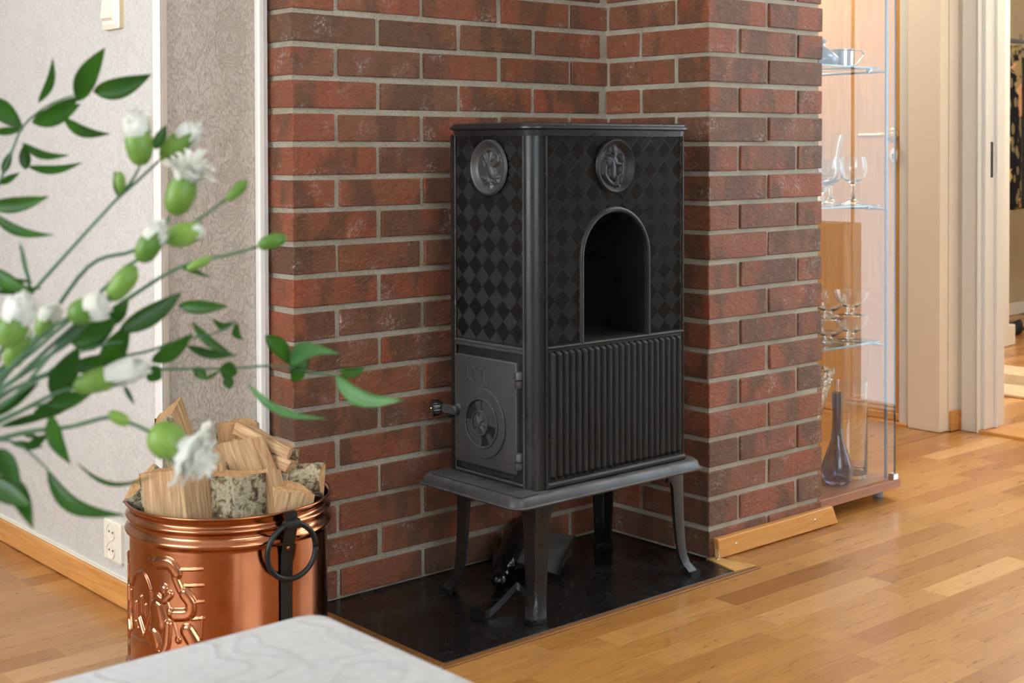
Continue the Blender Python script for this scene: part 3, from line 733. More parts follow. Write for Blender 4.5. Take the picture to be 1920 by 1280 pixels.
bird = [([(-.28, .42), (-.22, .28), (-.05, .05)], .1, .006), ([(-.3, .36), (-.36, .2)], .05, .005), ([(-.02, .0), (.1, -.2)], .22, .0085), ([(.1, .05), (.48, .26)], .12, .007), ([(-.1, .62), (.15, .62), (.5, .42), (.15, .25)], .06, .007), ([(.05, .55), (.02, .2)], .05, .005), ([(.2, .5), (.08, .22)], .05, .005),
        ([(-.3, .15), (-.1, -.3), (.12, -.75)], .045, .006), ([(.05, -.3), (.1, -.6)], .05, .005), ([(-.42, -.38), (-.2, -.42)], .07, .006), ([(.2, -.36), (.42, -.34)], .07, .006), ([(-.3, -.6), (-.05, -.5), (.1, -.6)], .055, .005), ([(.15, -.5), (.36, -.55)], .05, .005), ([(.3, -.4), (.46, -.52)], .05, .005), ([(.05, -.68), (.1, -.8)], .06, .006)]
def mirr(s): return [([(-x, y) for x, y in p], r, k) for p, r, k in s]
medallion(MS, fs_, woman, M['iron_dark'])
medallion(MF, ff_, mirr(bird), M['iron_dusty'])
# firebox door
DY0, DY1, DZ0, DZ1 = -.374, -.158, .318, .566
dh = .010
bm = B(); rs = []
for e, h in ((0, 0), (0, dh-.003), (-.002, dh-.0005), (-.004, dh)):
    rs.append([ff_(a, b, h) for a, b in rrect(DY0-e, DZ0-e, DY1+e, DZ1+e, .006, 3)])
loft(bm, rs); bmesh.ops.recalc_face_normals(bm, faces=bm.faces[:])
door = mk('firebox_door', bm, M['iron_dusty'], stove, smooth=True, autos=30)
WC = (-.262, .419)
def fring(bm, c, r0, r1, h0, h1, fn=ff_, a0=0, a1=2*PI, n=48):
    full = abs(a1-a0-2*PI) < 1e-6; P = lambda r, h: [fn(x, y, h) for x, y in circle(c, r, n, a0, a1, full)]
    b = min(.0012, (r1-r0)*.2)
    rs = [P(r1, h0), P(r1, h1-b), P(r1-b, h1), P(r0+b, h1), P(r0, h1-b), P(r0, h0)]
    if not full: loft(bm, list(map(list, zip(*rs))), True, True)
    else: loft(bm, rs, True, False)
bm = B(); fring(bm, WC, .058, .080, dh, dh+.006); fring(bm, WC, .053, .058, dh, dh+.009)
bmesh.ops.recalc_face_normals(bm, faces=bm.faces[:]); mk('vent_rim', bm, M['iron_dusty'], door, smooth=True, autos=35)
bm = B(); rs = [[ff_(x, y, h) for x, y in circle(WC, r, 40)] for r, h in ((.0535, dh+.0008), (.0002, dh+.0008))]
loft(bm, rs, True, False); bmesh.ops.recalc_face_normals(bm, faces=bm.faces[:]); tag(mk('vent_hole', bm, simple('vent_black', (.004, .004, .004), .9), door), 'near-black disc painted for the dark inside of the air opening')  # flat disc on the door; the dark of the opening is painted
bm = B()
fring(bm, WC, .024, .0525, dh+.001, dh+.006, a0=PI/2, a1=PI, n=16); fring(bm, WC, .024, .0525, dh+.001, dh+.006, a0=0, a1=-PI/2+.0, n=16)
fring(bm, WC, .024, .0525, dh+.001, dh+.004, a0=-PI/2-.5, a1=-PI/2-.85, n=6)
fring(bm, WC, .024, .050, dh+.001, dh+.0045, a0=PI/2-.08, a1=PI/2-.5, n=6)
for a in (0, PI/2, PI, 1.5*PI):
    ca, sa = math.cos(a), math.sin(a)
    pr = lambda r, w_, h: ff_(WC[0]+ca*r-sa*w_, WC[1]+sa*r+ca*w_, h)
    loft(bm, [[pr(.022, -.003, dh), pr(.022, .003, dh), pr(.022, .003, dh+.008), pr(.022, -.003, dh+.008)], [pr(.055, -.003, dh), pr(.055, .003, dh), pr(.055, .003, dh+.008), pr(.055, -.003, dh+.008)]])
bmesh.ops.recalc_face_normals(bm, faces=bm.faces[:]); mk('vent_plate', bm, M['iron_dusty'], door)
# vent wheel hub with eight pointed star
bm = B(); fring(bm, WC, .0255, .0285, dh, dh+.012)
for k in range(8):
    a = PI/4*k+.15; p = lambda r, aa, h: ff_(WC[0]+r*math.cos(aa), WC[1]+r*math.sin(aa), h)
    v = [bm.verts.new(q) for q in (p(.026, a, dh+.008), p(.010, a+.38, dh+.008), p(.004, a, dh+.016), p(.010, a-.38, dh+.008))]
    bm.faces.new((v[0], v[1], v[2])); bm.faces.new((v[0], v[2], v[3]))
lathe(bm, [(.0265, .0), (.0265, .008), (0, .008)], ff_(WC[0], WC[1], dh), (-1, 0, 0), 32)
lathe(bm, [(.0075, .006), (.0075, .016), (.006, .0175), (0, .0175)], ff_(WC[0], WC[1], dh), (-1, 0, 0), 20)
mk('vent_wheel', bm, M['iron_dusty'], door, smooth=True, autos=25)
# raised lettering on the door
def stroke(bm, pts, r=.0016, fn=ff_, h=dh+.0007): tube(bm, [fn(a, b, h) for a, b in pts], r, 6)
bm = B(); lx = lambda x: DY1 - x      # lettering runs from the left edge (DY1) towards the hinges
zl, zh = .508, .540
def arcp(cx, cz, r, a0, a1, n=8): return [(cx+r*math.cos(a0+(a1-a0)*i/n), cz+r*math.sin(a0+(a1-a0)*i/n)) for i in range(n+1)]
J = [(-.051, zh), (-.051, zl+.007)] + [(-.044-.007*math.cos(t_), zl+.007-.007*math.sin(t_)) for t_ in [PI*i/6 for i in range(1, 6)]]
stroke(bm, [(DY1+a, b) for a, b in J])
O = [(-.069+.008*math.cos(t_), (zh-.008 if math.sin(t_) >= 0 else zl+.008)+.008*math.sin(t_)) for t_ in [2*PI*i/20 for i in range(21)]]
stroke(bm, [(DY1+a, b) for a, b in O]); stroke(bm, [(DY1-.060, zl-.001), (DY1-.078, zh+.001)][::-1], .0012)
stroke(bm, [(DY1-.082, zh), (DY1-.104, zh)]); stroke(bm, [(DY1-.093, zh), (DY1-.093, zl)])
U = [(-.109, zh), (-.109, zl+.007)] + [(-.116+.007*math.cos(t_), zl+.007-.007*math.sin(t_)) for t_ in [PI*i/6 for i in range(1, 6)]] + [(-.123, zl+.007), (-.123, zh)]
stroke(bm, [(DY1+a, b) for a, b in U])
stroke(bm, [(DY1-.133, zh), (DY1-.133, zl)]); stroke(bm, [(DY1-.133, zl), (DY1-.147, zl)])
# pointer triangle
prism(bm, [(-.262+.007, .5065-.004), (-.262-.007, .5065-.004), (-.262, .5065-.0165)], lambda a, b, h: ff_(a, b, h), dh, dh+.002)
mk('lettering', bm, M['iron_dusty'], door)
# text on the frame below the door
def text_mesh(s, size, ext):
    cu = bpy.data.curves.new('t', 'FONT'); cu.body = s; cu.size = size; cu.extrude = ext; cu.resolution_u = 2
    o = bpy.data.objects.new('t', cu); COL.objects.link(o); dg = bpy.context.evaluated_depsgraph_get()
    me = bpy.data.meshes.new_from_object(o.evaluated_get(dg)); bpy.data.objects.remove(o); bpy.data.curves.remove(cu); return me
me = text_mesh('A/S JØTUL  OSLO  NORWAY', .0118, .0009); bm = B(); bm.from_mesh(me)
xs = [v.co.x for v in bm.verts]; sc = .185/(max(xs)-min(xs))
for v in bm.verts: v.co = ff_(-.170-v.co.x*sc, .3035+v.co.y, v.co.z)
mk('frame_lettering', bm, M['iron_dusty'], stove)
bm = B(); strip(bm, ff_, -.39, .297, -.157, .297, .005, .006); mk('lower_moulding', bm, M['iron_dusty'], stove)
# hinges
for hz in (.532, .352):
    bm = B(); lathe(bm, [(0, .017), (.008, .017), (.0095, .014), (.0095, .001), (0, .001)], ff_(-.384, hz-.001, .010), (0, 0, 1), 16)
    lathe(bm, [(0, -.001), (.0095, -.001), (.0095, -.013), (.008, -.016), (0, -.016)], ff_(-.384, hz-.003, .010), (0, 0, 1), 16)
    loft(bm, [[ff_(-.372, hz+.001, 0), ff_(-.372, hz+.015, 0), ff_(-.372, hz+.015, .016), ff_(-.372, hz+.001, .016)], [ff_(-.386, hz+.001, 0), ff_(-.386, hz+.015, 0), ff_(-.386, hz+.015, .016), ff_(-.386, hz+.001, .016)]])
    mk('hinge', bm, M['iron_dusty'], stove, smooth=True, autos=35)
# latch and knob
lz = .437
bm = B(); lathe(bm, [(0, .020), (.008, .020), (.0105, .017), (.0105, .006), (.014, .003), (.014, 0)], ff_(-.176, lz, dh), (-1, 0, 0), 20)
lv = [ff_(-.172, lz-.009, dh+.010), ff_(-.172, lz+.009, dh+.010), ff_(-.172, lz+.009, dh+.018), ff_(-.172, lz-.009, dh+.018)]
loft(bm, [lv, [p + Vector((0, .038, 0)) for p in lv]]); mk('latch', bm, M['iron_dusty'], door, smooth=True, autos=35)
bm = B(); tube(bm, smooth_path([(.330, -.158, lz-.002), (.326, -.148, lz-.013), (.329, -.136, lz-.010), (.330, -.126, lz-.003), (.327, -.120, lz-.001)], 4), .009, 8, flat=(.5, 1.2)); arm_ = mk('handle_arm', bm, M['black_knob'], door, smooth=True)
kd = Vector((-.62, .30, -.04)).normalized(); kc = Vector((.3275, -.1215, lz-.001)); bm = B()
q = kd.to_track_quat('Z', 'Y'); rings = []
for r_, h in ((.0, -.002), (.011, -.002), (.0135, .002), (.0175, .006), (.019, .020), (.018, .0245), (.0145, .0255)):
    rings.append([kc + q @ Vector((r_*(1+(.05 if i % 2 else 0))*math.cos(2*PI*i/40), r_*(1+(.05 if i % 2 else 0))*math.sin(2*PI*i/40), h)) for i in range(40)])
loft(bm, rings, True, False); mk('handle_knob', bm, M['black_knob'], door, smooth=True, autos=35)
bm = B(); lathe(bm, [(.0148, .025), (.013, .0255), (.0050, .0255), (.0035, .0275), (0, .0275)], kc, kd, 24); mk('knob_cap', bm, M['silver'], door, smooth=True, autos=40)

# ================================================================== FIRE TOOLS under the stove
def zl_(p, z): return Vector((p[0], p[1], z))
fb = thing('dustpan', (.60, -.12, .0015), 'dark metal dustpan tilted under the stove behind its front leg', 'dustpan')
bm = B(); pa, pb, pc, pd = Vector((.512, -.135, .045)), Vector((.600, -.225, .010)), Vector((.80, -.075, .035)), Vector((.70, .0-.03, .055))
nn = (pb-pa).cross(pd-pa).normalized()
if nn.z < 0: nn = -nn
loft(bm, [[pa, pb, pc, pd], [p+nn*.002 for p in (pa, pb, pc, pd)]]); bmesh.ops.recalc_face_normals(bm, faces=bm.faces[:]); mk('pan', bm, M['iron_dusty'], fb)
bm = B(); box_ = [pb, pc]; loft(bm, [[pb, pb+nn*.02+Vector((0, -.004, 0)), pb+nn*.02+Vector((.003, -.007, 0)), pb+Vector((.003, -.003, 0))], [pc, pc+nn*.002, pc+nn*.002+Vector((.003, -.003, 0)), pc+Vector((.003, -.003, 0))]]); bmesh.ops.recalc_face_normals(bm, faces=bm.faces[:]); mk('rim', bm, M['iron'], fb)
br = thing('hearth_brush', (.45, -.19, .0015), 'black hearth brush with a lumpy handle lying against the dustpan', 'brush')
bm = B(); hpts = smooth_path([(.425, -.205, .022), (.448, -.185, .026), (.475, -.165, .025), (.50, -.145, .034), (.56, -.10, .055), (.62, -.06, .07), (.68, -.025, .078)], 4)
rr = [.010+.0085*abs(math.sin(i*.55)) if i < 12 else .013+.001*i for i in range(len(hpts))]; rr[0] = .004; rr[1] = .011
tube(bm, hpts, [min(r_, .028) for r_ in rr], 14); mk('handle', bm, M['black_knob'], br, smooth=True)
bm = B(); box(bm, (.52, -.12, .004), (.66, -.07, .045), .012, 3); mk('bristles', bm, M['black_cloth'], br, smooth=True)
tg = thing('hearth_tongs', (.32, -.28, .0015), 'flat black steel tongs lying in front of the dustpan', 'tongs')
bm = B()
def band(bm, pts, wv, t=.0014):
    pts = [Vector(p) for p in pts]; rings = []
    for i, p in enumerate(pts):
        d = (pts[min(i+1, len(pts)-1)]-pts[max(i-1, 0)]).normalized(); wv_ = Vector(wv); nrm = d.cross(wv_).normalized()
        rings.append([p-wv_/2-nrm*t/2, p+wv_/2-nrm*t/2, p+wv_/2+nrm*t/2, p-wv_/2+nrm*t/2])
    loft(bm, rings); bmesh.ops.recalc_face_normals(bm, faces=bm.faces[:])
band(bm, [(.272, -.290, .0115), (.281, -.318, .0115), (.285, -.329, .012), (.290, -.3335, .0125), (.297, -.332, .014), (.33, -.321, .021), (.37, -.307, .031), (.402, -.295, .0395), (.408, -.292, .040)], (0, 0, .0175)); mk('arm', bm, M['iron_dark'], tg)
bm = B(); band(bm, smooth_path([(.407, -.293, .040), (.415, -.297, .034), (.417, -.315, .024), (.424, -.335, .014), (.445, -.335, .010)], 4), (.010, .010, .012)); mk('jaw', bm, M['iron_dark'], tg)

# ================================================================== COPPER BUCKET
BC = Vector((-.318, -.272, 0)); BRD = .2; BZ = .366
bucket = thing('copper_bucket', BC, 'round embossed copper log bucket with an iron ring handle, beside the hearth', 'bucket')
camang = math.atan2(CAM.y-BC.y, CAM.x-BC.x)            # side of the bucket that faces the room
def bprof(z):
    e = 0
    for zc, r, k in ((.345, .009, .0075), (.318, .013, .0085), (.060, .014, .0085), (.026, .014, .0085)):
        d = abs(z-zc)/r
        if d < 1: e += k*(math.cos(d*PI)+1)/2
    if z > BZ-.012: e += .006*((z-(BZ-.012))/.012)
    if z < .01: e += .002
    return BRD-.012 + e
def cr(x, y):      # crop pixels of the relief drawing -> (arc angle right of view axis, z)
    px = 180+x/2.462; py = 760+y/2.462
    sx_ = max(-.999, min(.999, (px-430)/191)); th = math.asin(sx_); dep = 2.68-BRD*math.cos(th)
    return th, CAM.z-(py-281.7)*dep/F
RS = []
def rel(pts, r, k): RS.append(([(a*BRD, z) for a, z in [cr(*p) for p in (pts if len(pts) < 3 else [(q.x, q.y) for q in smooth_path([(x_, y_, 0) for x_, y_ in pts], 5)])]], r*1.02/2.462/965, k*.62))
for p, r, k in [([(290, 712), (345, 720), (380, 765)], 30, .008), ([(255, 700), (300, 712)], 16, .006), ([(322, 838)], 30, .009), ([(295, 868), (320, 885), (350, 862)], 20, .007), ([(372, 785), (396, 845)], 20, .006),
                ([(285, 920), (300, 985)], 48, .008), ([(415, 865), (445, 915), (430, 958), (370, 958)], 30, .0095), ([(350, 945)], 22, .009), ([(325, 850), (348, 930), (388, 1075)], 8, .006), ([(340, 1000), (333, 1085), (318, 1115)], 24, .009),
                ([(425, 1040), (455, 1095)], 36, .008), ([(268, 1040), (280, 1080)], 42, .008), ([(385, 1075)], 18, .006), ([(398, 752), (495, 757)], 6, .004), ([(412, 828), (498, 832)], 6, .004), ([(430, 905), (498, 908)], 6, .004), ([(440, 985), (500, 985)], 6, .004), ([(494, 985), (487, 1075)], 8, .005),
                ([(262, 840), (262, 900), (255, 960), (235, 1030)], 9, .006), ([(262, 830), (240, 770), (212, 745), (185, 760), (170, 800)], 7, .006), ([(165, 820), (160, 900), (168, 1000)], 6, .006), ([(215, 860), (220, 930)], 14, .006), ([(205, 960), (225, 1030)], 20, .008), ([(190, 880), (186, 960)], 10, .006), ([(235, 900), (238, 950)], 10, .005), ([(175, 940), (200, 1000)], 12, .006),
                ([(150, 800), (150, 860)], 14, .007), ([(148, 900), (155, 1000)], 14, .008), ([(143, 700), (143, 760)], 8, .006), ([(160, 1030), (200, 1055), (300, 1120)], 5, .004), ([(140, 880), (142, 940)], 10, .006)]: rel(p, r, k)
rs2 = random.Random(5)
for i in range(26):      # further figures round the side, hidden from this view but continuing the frieze
    a = -1.45-rs2.random()*1.1; z = .10+rs2.random()*.17; RS.append(([(a*BRD, z), ((a+rs2.uniform(-.1, .1))*BRD, z+rs2.uniform(-.04, .04))], rs2.uniform(.004, .012), .0045))
ANG = [-PI + (2*PI-3.0)*i/130 for i in range(130)]           # plain back, coarse
AL = [-2.7 + 2.5*i/620 for i in range(620)]; AR_ = [-.2 + (PI+.2)*i/110 for i in range(110)]; ANG = [-PI + (PI-2.7)*i/18 for i in range(18)] + AL + AR_
bm = B(); NA, zs = len(ANG), []
z = 0.0
while z < BZ: zs.append(z); z += .0014 if .09 < z < .3 else .0026
zs.append(BZ)
rings = []
for z in zs:
    row = []; r0 = bprof(z)
    near = [q_ for q_ in RS if min(p_[1] for p_ in q_[0])-q_[1] < z < max(p_[1] for p_ in q_[0])+q_[1]]
    for a in ANG:
        r_ = r0
        if near and -2.69 < a < -.2: r_ += cap_h(a*BRD, z, near, True)
        row.append((BC.x+r_*math.cos(camang+a), BC.y+r_*math.sin(camang+a), z+.0008))
    rings.append(row)
# roll the lip over and go down inside
for e, dz in ((.0205, .003), (.019, .006), (.0155, .0055), (.013, .002)):
    rings.append([(BC.x+(BRD-.012+e-.0115)*math.cos(camang+a), BC.y+(BRD-.012+e-.0115)*math.sin(camang+a), BZ+dz) for a in ANG])
loft(bm, rings, True, False); bmesh.ops.recalc_face_normals(bm, faces=bm.faces[:])
mk('body', bm, M['copper'], bucket, smooth=True)
bm = B(); lathe(bm, [(BRD-.0115, BZ+.001), (BRD-.0165, BZ-.03), (BRD-.018, .02), (BRD-.02, .004), (0, .004)], BC, (0, 0, 1), 96); mk('inner_wall', bm, M['copper'], bucket, smooth=True, autos=40)
bm = B(); lathe(bm, [(0, .012), (BRD-.0195, .012)], BC, (0, 0, 1), 48); mk('bottom', bm, M['copper'], bucket)
sa = camang + math.asin((532-430)/191.)
def bpt(a, r, z): return Vector((BC.x+r*math.cos(a), BC.y+r*math.sin(a), z))
bm = B(); rings = []
for z, r in ((BZ+.006, BRD-.002), (BZ+.004, BRD+.006), (BZ-.01, BRD+.007), (BZ-.03, BRD+.005), (.29, BRD-.008), (.2, BRD-.009), (.08, BRD-.008), (.0015, BRD-.008)):
    rings.append([bpt(sa-.064, r, z), bpt(sa+.064, r, z), bpt(sa+.064, r+.0022, z), bpt(sa-.064, r+.0022, z)])
loft(bm, rings); bmesh.ops.recalc_face_normals(bm, faces=bm.faces[:]); mk('strap', bm, M['black_strap'], bucket)
bm = B(); tq = Vector((-math.sin(sa), math.cos(sa), 0)); rd = Vector((math.cos(sa), math.sin(sa), 0)); hc = bpt(sa, BRD+.009, BZ-.066)
rp = [hc + tq*(.0505*math.cos(t_)) + Vector((0, 0, .0505*math.sin(t_))) + rd*(.004*math.cos(t_)) for t_ in [2*PI*i/40 for i in range(41)]]
tube(bm, rp, .0052, 10); mk('ring_handle', bm, M['wrought'], bucket, smooth=True)
bm = B(); tube(bm, [hc+Vector((0, 0, .050))+tq*(-.015), hc+Vector((0, 0, .050))+tq*.015], .0095, 12); mk('ring_loop', bm, M['black_strap'], bucket, smooth=True, autos=40)
bm = B(); lathe(bm, [(0, .004), (.0035, .003), (.005, 0), (.005, -.004)], bpt(sa, BRD-.0045, BZ-.062), rd, 14); tag(mk('rivet', bm, M['copper'], bucket, smooth=True), 'copper rivet in the black strap')

# ------------------------------------------------------------------ firewood
def log(label, top, dirv, ln, R, face, half, bark=True, taper=1., tilt=.0, kind=0):
    """split log: round of radius R split to +-half around `face` (world direction the bark looks at); top end at `top`"""
    dirv = Vector(dirv).normalized(); face = Vector(face); x_ = (face - dirv*face.dot(dirv)).normalized(); y_ = dirv.cross(x_)
    q = Matrix((x_, y_, dirv)).transposed().to_4x4()
    rs = random.Random(label); n = 12; full = half > 3.1
    arc = [(R*math.cos(-half+2*half*i/n)*(1+rs.uniform(-.04, .04)), R*math.sin(-half+2*half*i/n)*(1+rs.uniform(-.04, .04))) for i in range(n+1)]
    poly = arc + ([] if full else [(rs.uniform(-.004, .004)+R*.02, rs.uniform(-.004, .004))])
    if kind == 1: poly = [(-R, -R), (R*.2, -R*1.05), (R, -R*.9), (R*1.05, 0), (R, R), (0, R*.95), (-R*1.02, R), (-R, .1*R)]
    cx = sum(p[0] for p in poly)/len(poly); cy = sum(p[1] for p in poly)/len(poly); poly = [(x-cx, y-cy) for x, y in poly]
    if full and kind == 0: poly = poly[:-1]
    rings = []; steps = 9; ph = [rs.uniform(0, 6) for _ in poly]
    for k in range(steps+1):
        h = ln*k/steps; sc = 1+(taper-1)*k/steps
        rings.append([Vector((x*sc+.0016*math.sin(ph[i]+k*1.3), y*sc+.0014*math.cos(ph[i]*2+k), h + ((x*tilt+.0025*math.sin(ph[i]*3)) if k == 0 else 0))) for i, (x, y) in enumerate(poly)])
    bm = B(); fs = loft(bm, rings); fs[-1].material_index = 1; fs[-2].material_index = 1
    bmesh.ops.recalc_face_normals(bm, faces=bm.faces[:]); me = bpy.data.meshes.new('firewood_log'); bm.to_mesh(me); bm.free(); me.materials.append(M['split']); me.materials.append(M['end'])
    o = bpy.data.objects.new('firewood_log', me); COL.objects.link(o); o.matrix_world = Matrix.Translation(Vector(top)) @ q
    tag(o, label, 'firewood', 'split logs in the copper bucket')
    if bark:
        bm = B(); na = n if full else n+1; out, inn = [], []
        for k in range(steps+1):
            ring = rings[k][:na]; ring = ring + [ring[0]] if full else ring
            out.append([v + Vector((v.x+cx, v.y+cy, 0)).normalized()*(.003+.0012*math.sin(i*2.3+k*1.7)) for i, v in enumerate(ring)]); inn.append(ring)
        for k in range(steps+1): inn[k] = [v + Vector((v.x+cx, v.y+cy, 0)).normalized()*.0003 for v in inn[k]]
        loft(bm, [o_ + i_[::-1] for o_, i_ in zip(out, inn)])
        bmesh.ops.recalc_face_normals(bm, faces=bm.faces[:])
        me = bpy.data.meshes.new('bark'); bm.to_mesh(me); bm.free(); me.materials.append(M['bark'])
        b = bpy.data.objects.new('bark', me); COL.objects.link(b); b.parent = o
    return o
e1 = rt; e2 = fw
def dv(a, b, c): return e1*a + e2*b + up*c
def bw(a, b, z): p = BC + e1*a + e2*b; p.z = z; return p
log('tall split log with bark leaning out at the back left of the bucket', bw(-.138, .03, .512), dv(.34, .02, -1), .40, .062, dv(-1, -.45, .1), 1.0, tilt=.5)
log('small bark-sided log lying on the left rim of the bucket', bw(-.158, -.045, .402), dv(.75, .25, -.75), .20, .046, dv(.5, -1, .4), 1.4, tilt=.2)
log('broad split log with a torn grain face, front left in the bucket', bw(-.074, -.065, .437), dv(.08, .02, -1), .36, .098, dv(-.25, 1, 0), .95, tilt=.12)
log('thick round-backed log with mottled bark at the front middle', bw(.033, -.090, .430), dv(-.02, .08, -1), .36, .054, dv(.05, -1, 0), 1.75, tilt=-.12)
log('light wedge log with its clean split face forward, middle of the bucket', bw(.020, .015, .466), dv(.36, .02, -1), .22, .080, dv(.2, 1, .4), .85, bark=False, tilt=.35)
log('dark-ended log behind the white carnation at the back', bw(.002, .085, .494), dv(.05, .12, -1), .40, .040, dv(0, 1, 0), 1.5, tilt=.1)
log('upper of the two square kindling sticks at the back right', bw(.118, .005, .447), dv(-.80, .28, .30), .125, .0125, dv(0, -1, 0), .1, bark=False, kind=1)
log('lower of the two square kindling sticks at the back right', bw(.120, .000, .420), dv(-.80, .34, .22), .135, .0125, dv(0, -1, .15), .1, bark=False, kind=1)
log('orange-barked wedge stick between the light wedge log and the kindling', bw(.070, .02, .458), dv(.16, .02, -1), .30, .038, dv(.8, -.2, .4), .9)
log('bark-covered log lying at the right rim of the bucket', bw(.178, .00, .398), dv(-1, .12, -.06), .085, .030, dv(0, -1, .45), 1.5, tilt=.1)
log('pale plain split block against the right rim', bw(.128, -.055, .398), dv(-.22, .14, -1), .30, .054, dv(.1, 1, 0), 1.25, bark=False, tilt=.05)
log('thin wedge stick between the round-backed log and the pale block', bw(.086, -.06, .420), dv(.16, .02, -1), .28, .030, dv(-.3, 1, 0), .9, bark=False, tilt=.8)
log('weathered stick at the back rim of the bucket', bw(.075, .115, .43), dv(-.1, .05, -1), .38, .04, dv(0, -1, 0), 1.3)
log('half round log low at the left of the bucket', bw(-.118, .00, .40), dv(.12, .05, -1), .34, .045, dv(.2, -1, 0), 1.4)

# ================================================================== WALL FITTINGS
sw = thing('light_switch', (XD, .314, 1.308), 'cream rocker light switch on the light patterned wall', 'switch')
bm = B(); loft(bm, [[Vector((XD-h, y, z)) for y, z in rrect(.270-e, 1.311-e, .355+e, 1.395+e, .004, 3)] for e, h in ((0, 0), (0, .010))]); bmesh.ops.recalc_face_normals(bm, faces=bm.faces[:]); mk('housing', bm, M['cream_side'], sw)
bm = B(); loft(bm, [[Vector((XD-h, y, z)) for y, z in rrect(.270-e, 1.311-e, .355+e, 1.395+e, .004, 3)] for e, h in ((0, .010), (-.0005, .012), (-.010, .0165), (-.016, .0165))]); bmesh.ops.recalc_face_normals(bm, faces=bm.faces[:]); mk('plate', bm, M['cream_plastic'], sw)
bm = B(); prism(bm, [(.0165, 1.33), (.0245, 1.336), (.019, 1.39), (.0165, 1.39)], lambda a, b, h: (XD-a, h, b), .286, .339, .001); mk('rocker', bm, M['cream_plastic'], sw)
so = thing('wall_socket', (XD, .331, .092), 'cream double wall socket low on the light patterned wall', 'socket')
bm = B(); loft(bm, [[Vector((XD-h, y, z)) for y, z in rrect(.287-e, .094-e, .375+e, .188+e, .005, 3)] for e, h in ((0, 0), (0, .008), (-.003, .010), (-.02, .010))]); bmesh.ops.recalc_face_normals(bm, faces=bm.faces[:]); mk('plate', bm, M['cream_plastic'], so)
for cz in (.162, .120):
    bm = B(); lathe(bm, [(.0205, 0), (.0205, .003), (.0185, .003), (.018, .0005), (0, .0005)], (XD-.010, .333, cz), (-1, 0, 0), 32)
    s1 = mk('socket_ring', bm, M['cream_plastic'], so, smooth=True, autos=30)
    bm = B()
    for dy in (-.0095, .0095): lathe(bm, [(.0026, .0015), (0, .0015)], (XD-.010, .333+dy, cz), (-1, 0, 0), 10)
    mk('socket_hole', bm, M['black_knob'], s1)

# ================================================================== DISPLAY CABINET
CX0, CX1, CY0, CY1 = 1.485, 1.885, -.342, .07
cb_ = thing('display_cabinet', (CX0+.2, -.13, 0), 'glass display cabinet with thin metal posts behind the brick pillar', 'cabinet')
bm = B(); box(bm, (CX0, CY0, .034), (CX1, CY1, .060), .0015); mk('bottom_board', bm, M['board'], cb_)
bm = B(); box(bm, (CX0, CY0, 1.80), (CX1, CY1, 1.826), .0015); mk('top_board', bm, M['board'], cb_)
for fx, fy in ((1.53, -.285), (1.852, -.285), (1.53, .02), (1.852, .02)):
    bm = B(); lathe(bm, [(.014, .034), (.016, .010), (.014, .001), (0, .001)], (fx, fy, 0), (0, 0, 1), 18); mk('foot', bm, simple('grey_foot', lin(150, 160, 172), .4) if 'gf' not in M else M['gf'], cb_, smooth=True, autos=40)
for px, py in ((1.851, -.312), (1.851, .04), (1.505, .04), (1.505, -.312)):
    bm = B(); lathe(bm, [(.0048, .06), (.0048, 1.80)], (px, py, 0), (0, 0, 1), 12); mk('post', bm, M['alu'], cb_, smooth=True)
bm = B(); box(bm, (CX0+.004, -.334, .064), (1.8665, -.329, 1.796)); mk('glass_front', bm, M['glass'], cb_)
bm = B(); box(bm, (1.8666, -.3345, .064), (1.8672, -.3285, 1.796)); mk('glass_edge', bm, simple('dark_glass_edge', lin(60, 74, 70), .2), cb_)
bm = B(); box(bm, (1.845, -.345, .060), (1.8665, -.324, .078), .0015); mk('clip', bm, M['chrome'], cb_)
SH = (.462, .866, 1.271)
for z in SH:
    bm = B(); box(bm, (1.50, -.292, z), (1.846, .03, z+.005)); sh = mk('glass_shelf', bm, M['shelf_glass'], cb_)
    bm = B(); box(bm, (1.50, -.2931, z), (1.846, -.2921, z+.005)); box(bm, (1.8461, -.292, z), (1.8471, .03, z+.005)); mk('shelf_edge', bm, M['edge_glass'], sh)
    bm = B(); tube(bm, [(1.851, -.312, z-.008), (1.851, .04, z-.008)], .0034, 8); mk('rail', bm, M['alu'], cb_, smooth=True)
    bm = B(); tube(bm, [(1.505, -.300, z-.008), (1.505, .04, z-.008)], .0034, 8); mk('rail', bm, M['alu'], cb_, smooth=True)
    bm = B(); box(bm, (1.838, -.262, z-.0125), (1.856, -.248, z-.0002), .002); mk('shelf_clip', bm, M['alu'], cb_)

def ware(name, label, cat, prof, c, mat, n=40, group=None, smooth=True):
    bm = B(); lathe(bm, prof, c, (0, 0, 1), n); bmesh.ops.recalc_face_normals(bm, faces=bm.faces[:])
    return tag(mk(name, bm, mat, None, c, smooth=True, autos=60), label, cat, group)
def goblet(c, s, label):
    t = .0016
    o = [(0, .0005), (.036, .0005), (.0365, .002), (.030, .005), (.010, .012), (.0062, .03), (.0055, .055), (.0085, .066), (.02, .071), (.037, .084), (.0435, .105), (.0435, .124), (.040, .143), (.0385, .150)]
    i = [(.0370, .150), (.0415, .124), (.0415, .105), (.035, .086), (.019, .074), (0, .072)]
    return ware('wine_glass', label, 'glass', [(r*s, h*s) for r, h in o+i], c, M['ware'], 36, 'stemmed wine glasses in the cabinet')
z1 = SH[1]+.0056
goblet((1.795, -.235, z1), .94, 'right-hand stemmed wine glass on the middle glass shelf')
goblet((1.768, -.175, z1), .90, 'stemmed wine glass partly behind the right-hand one, middle shelf')
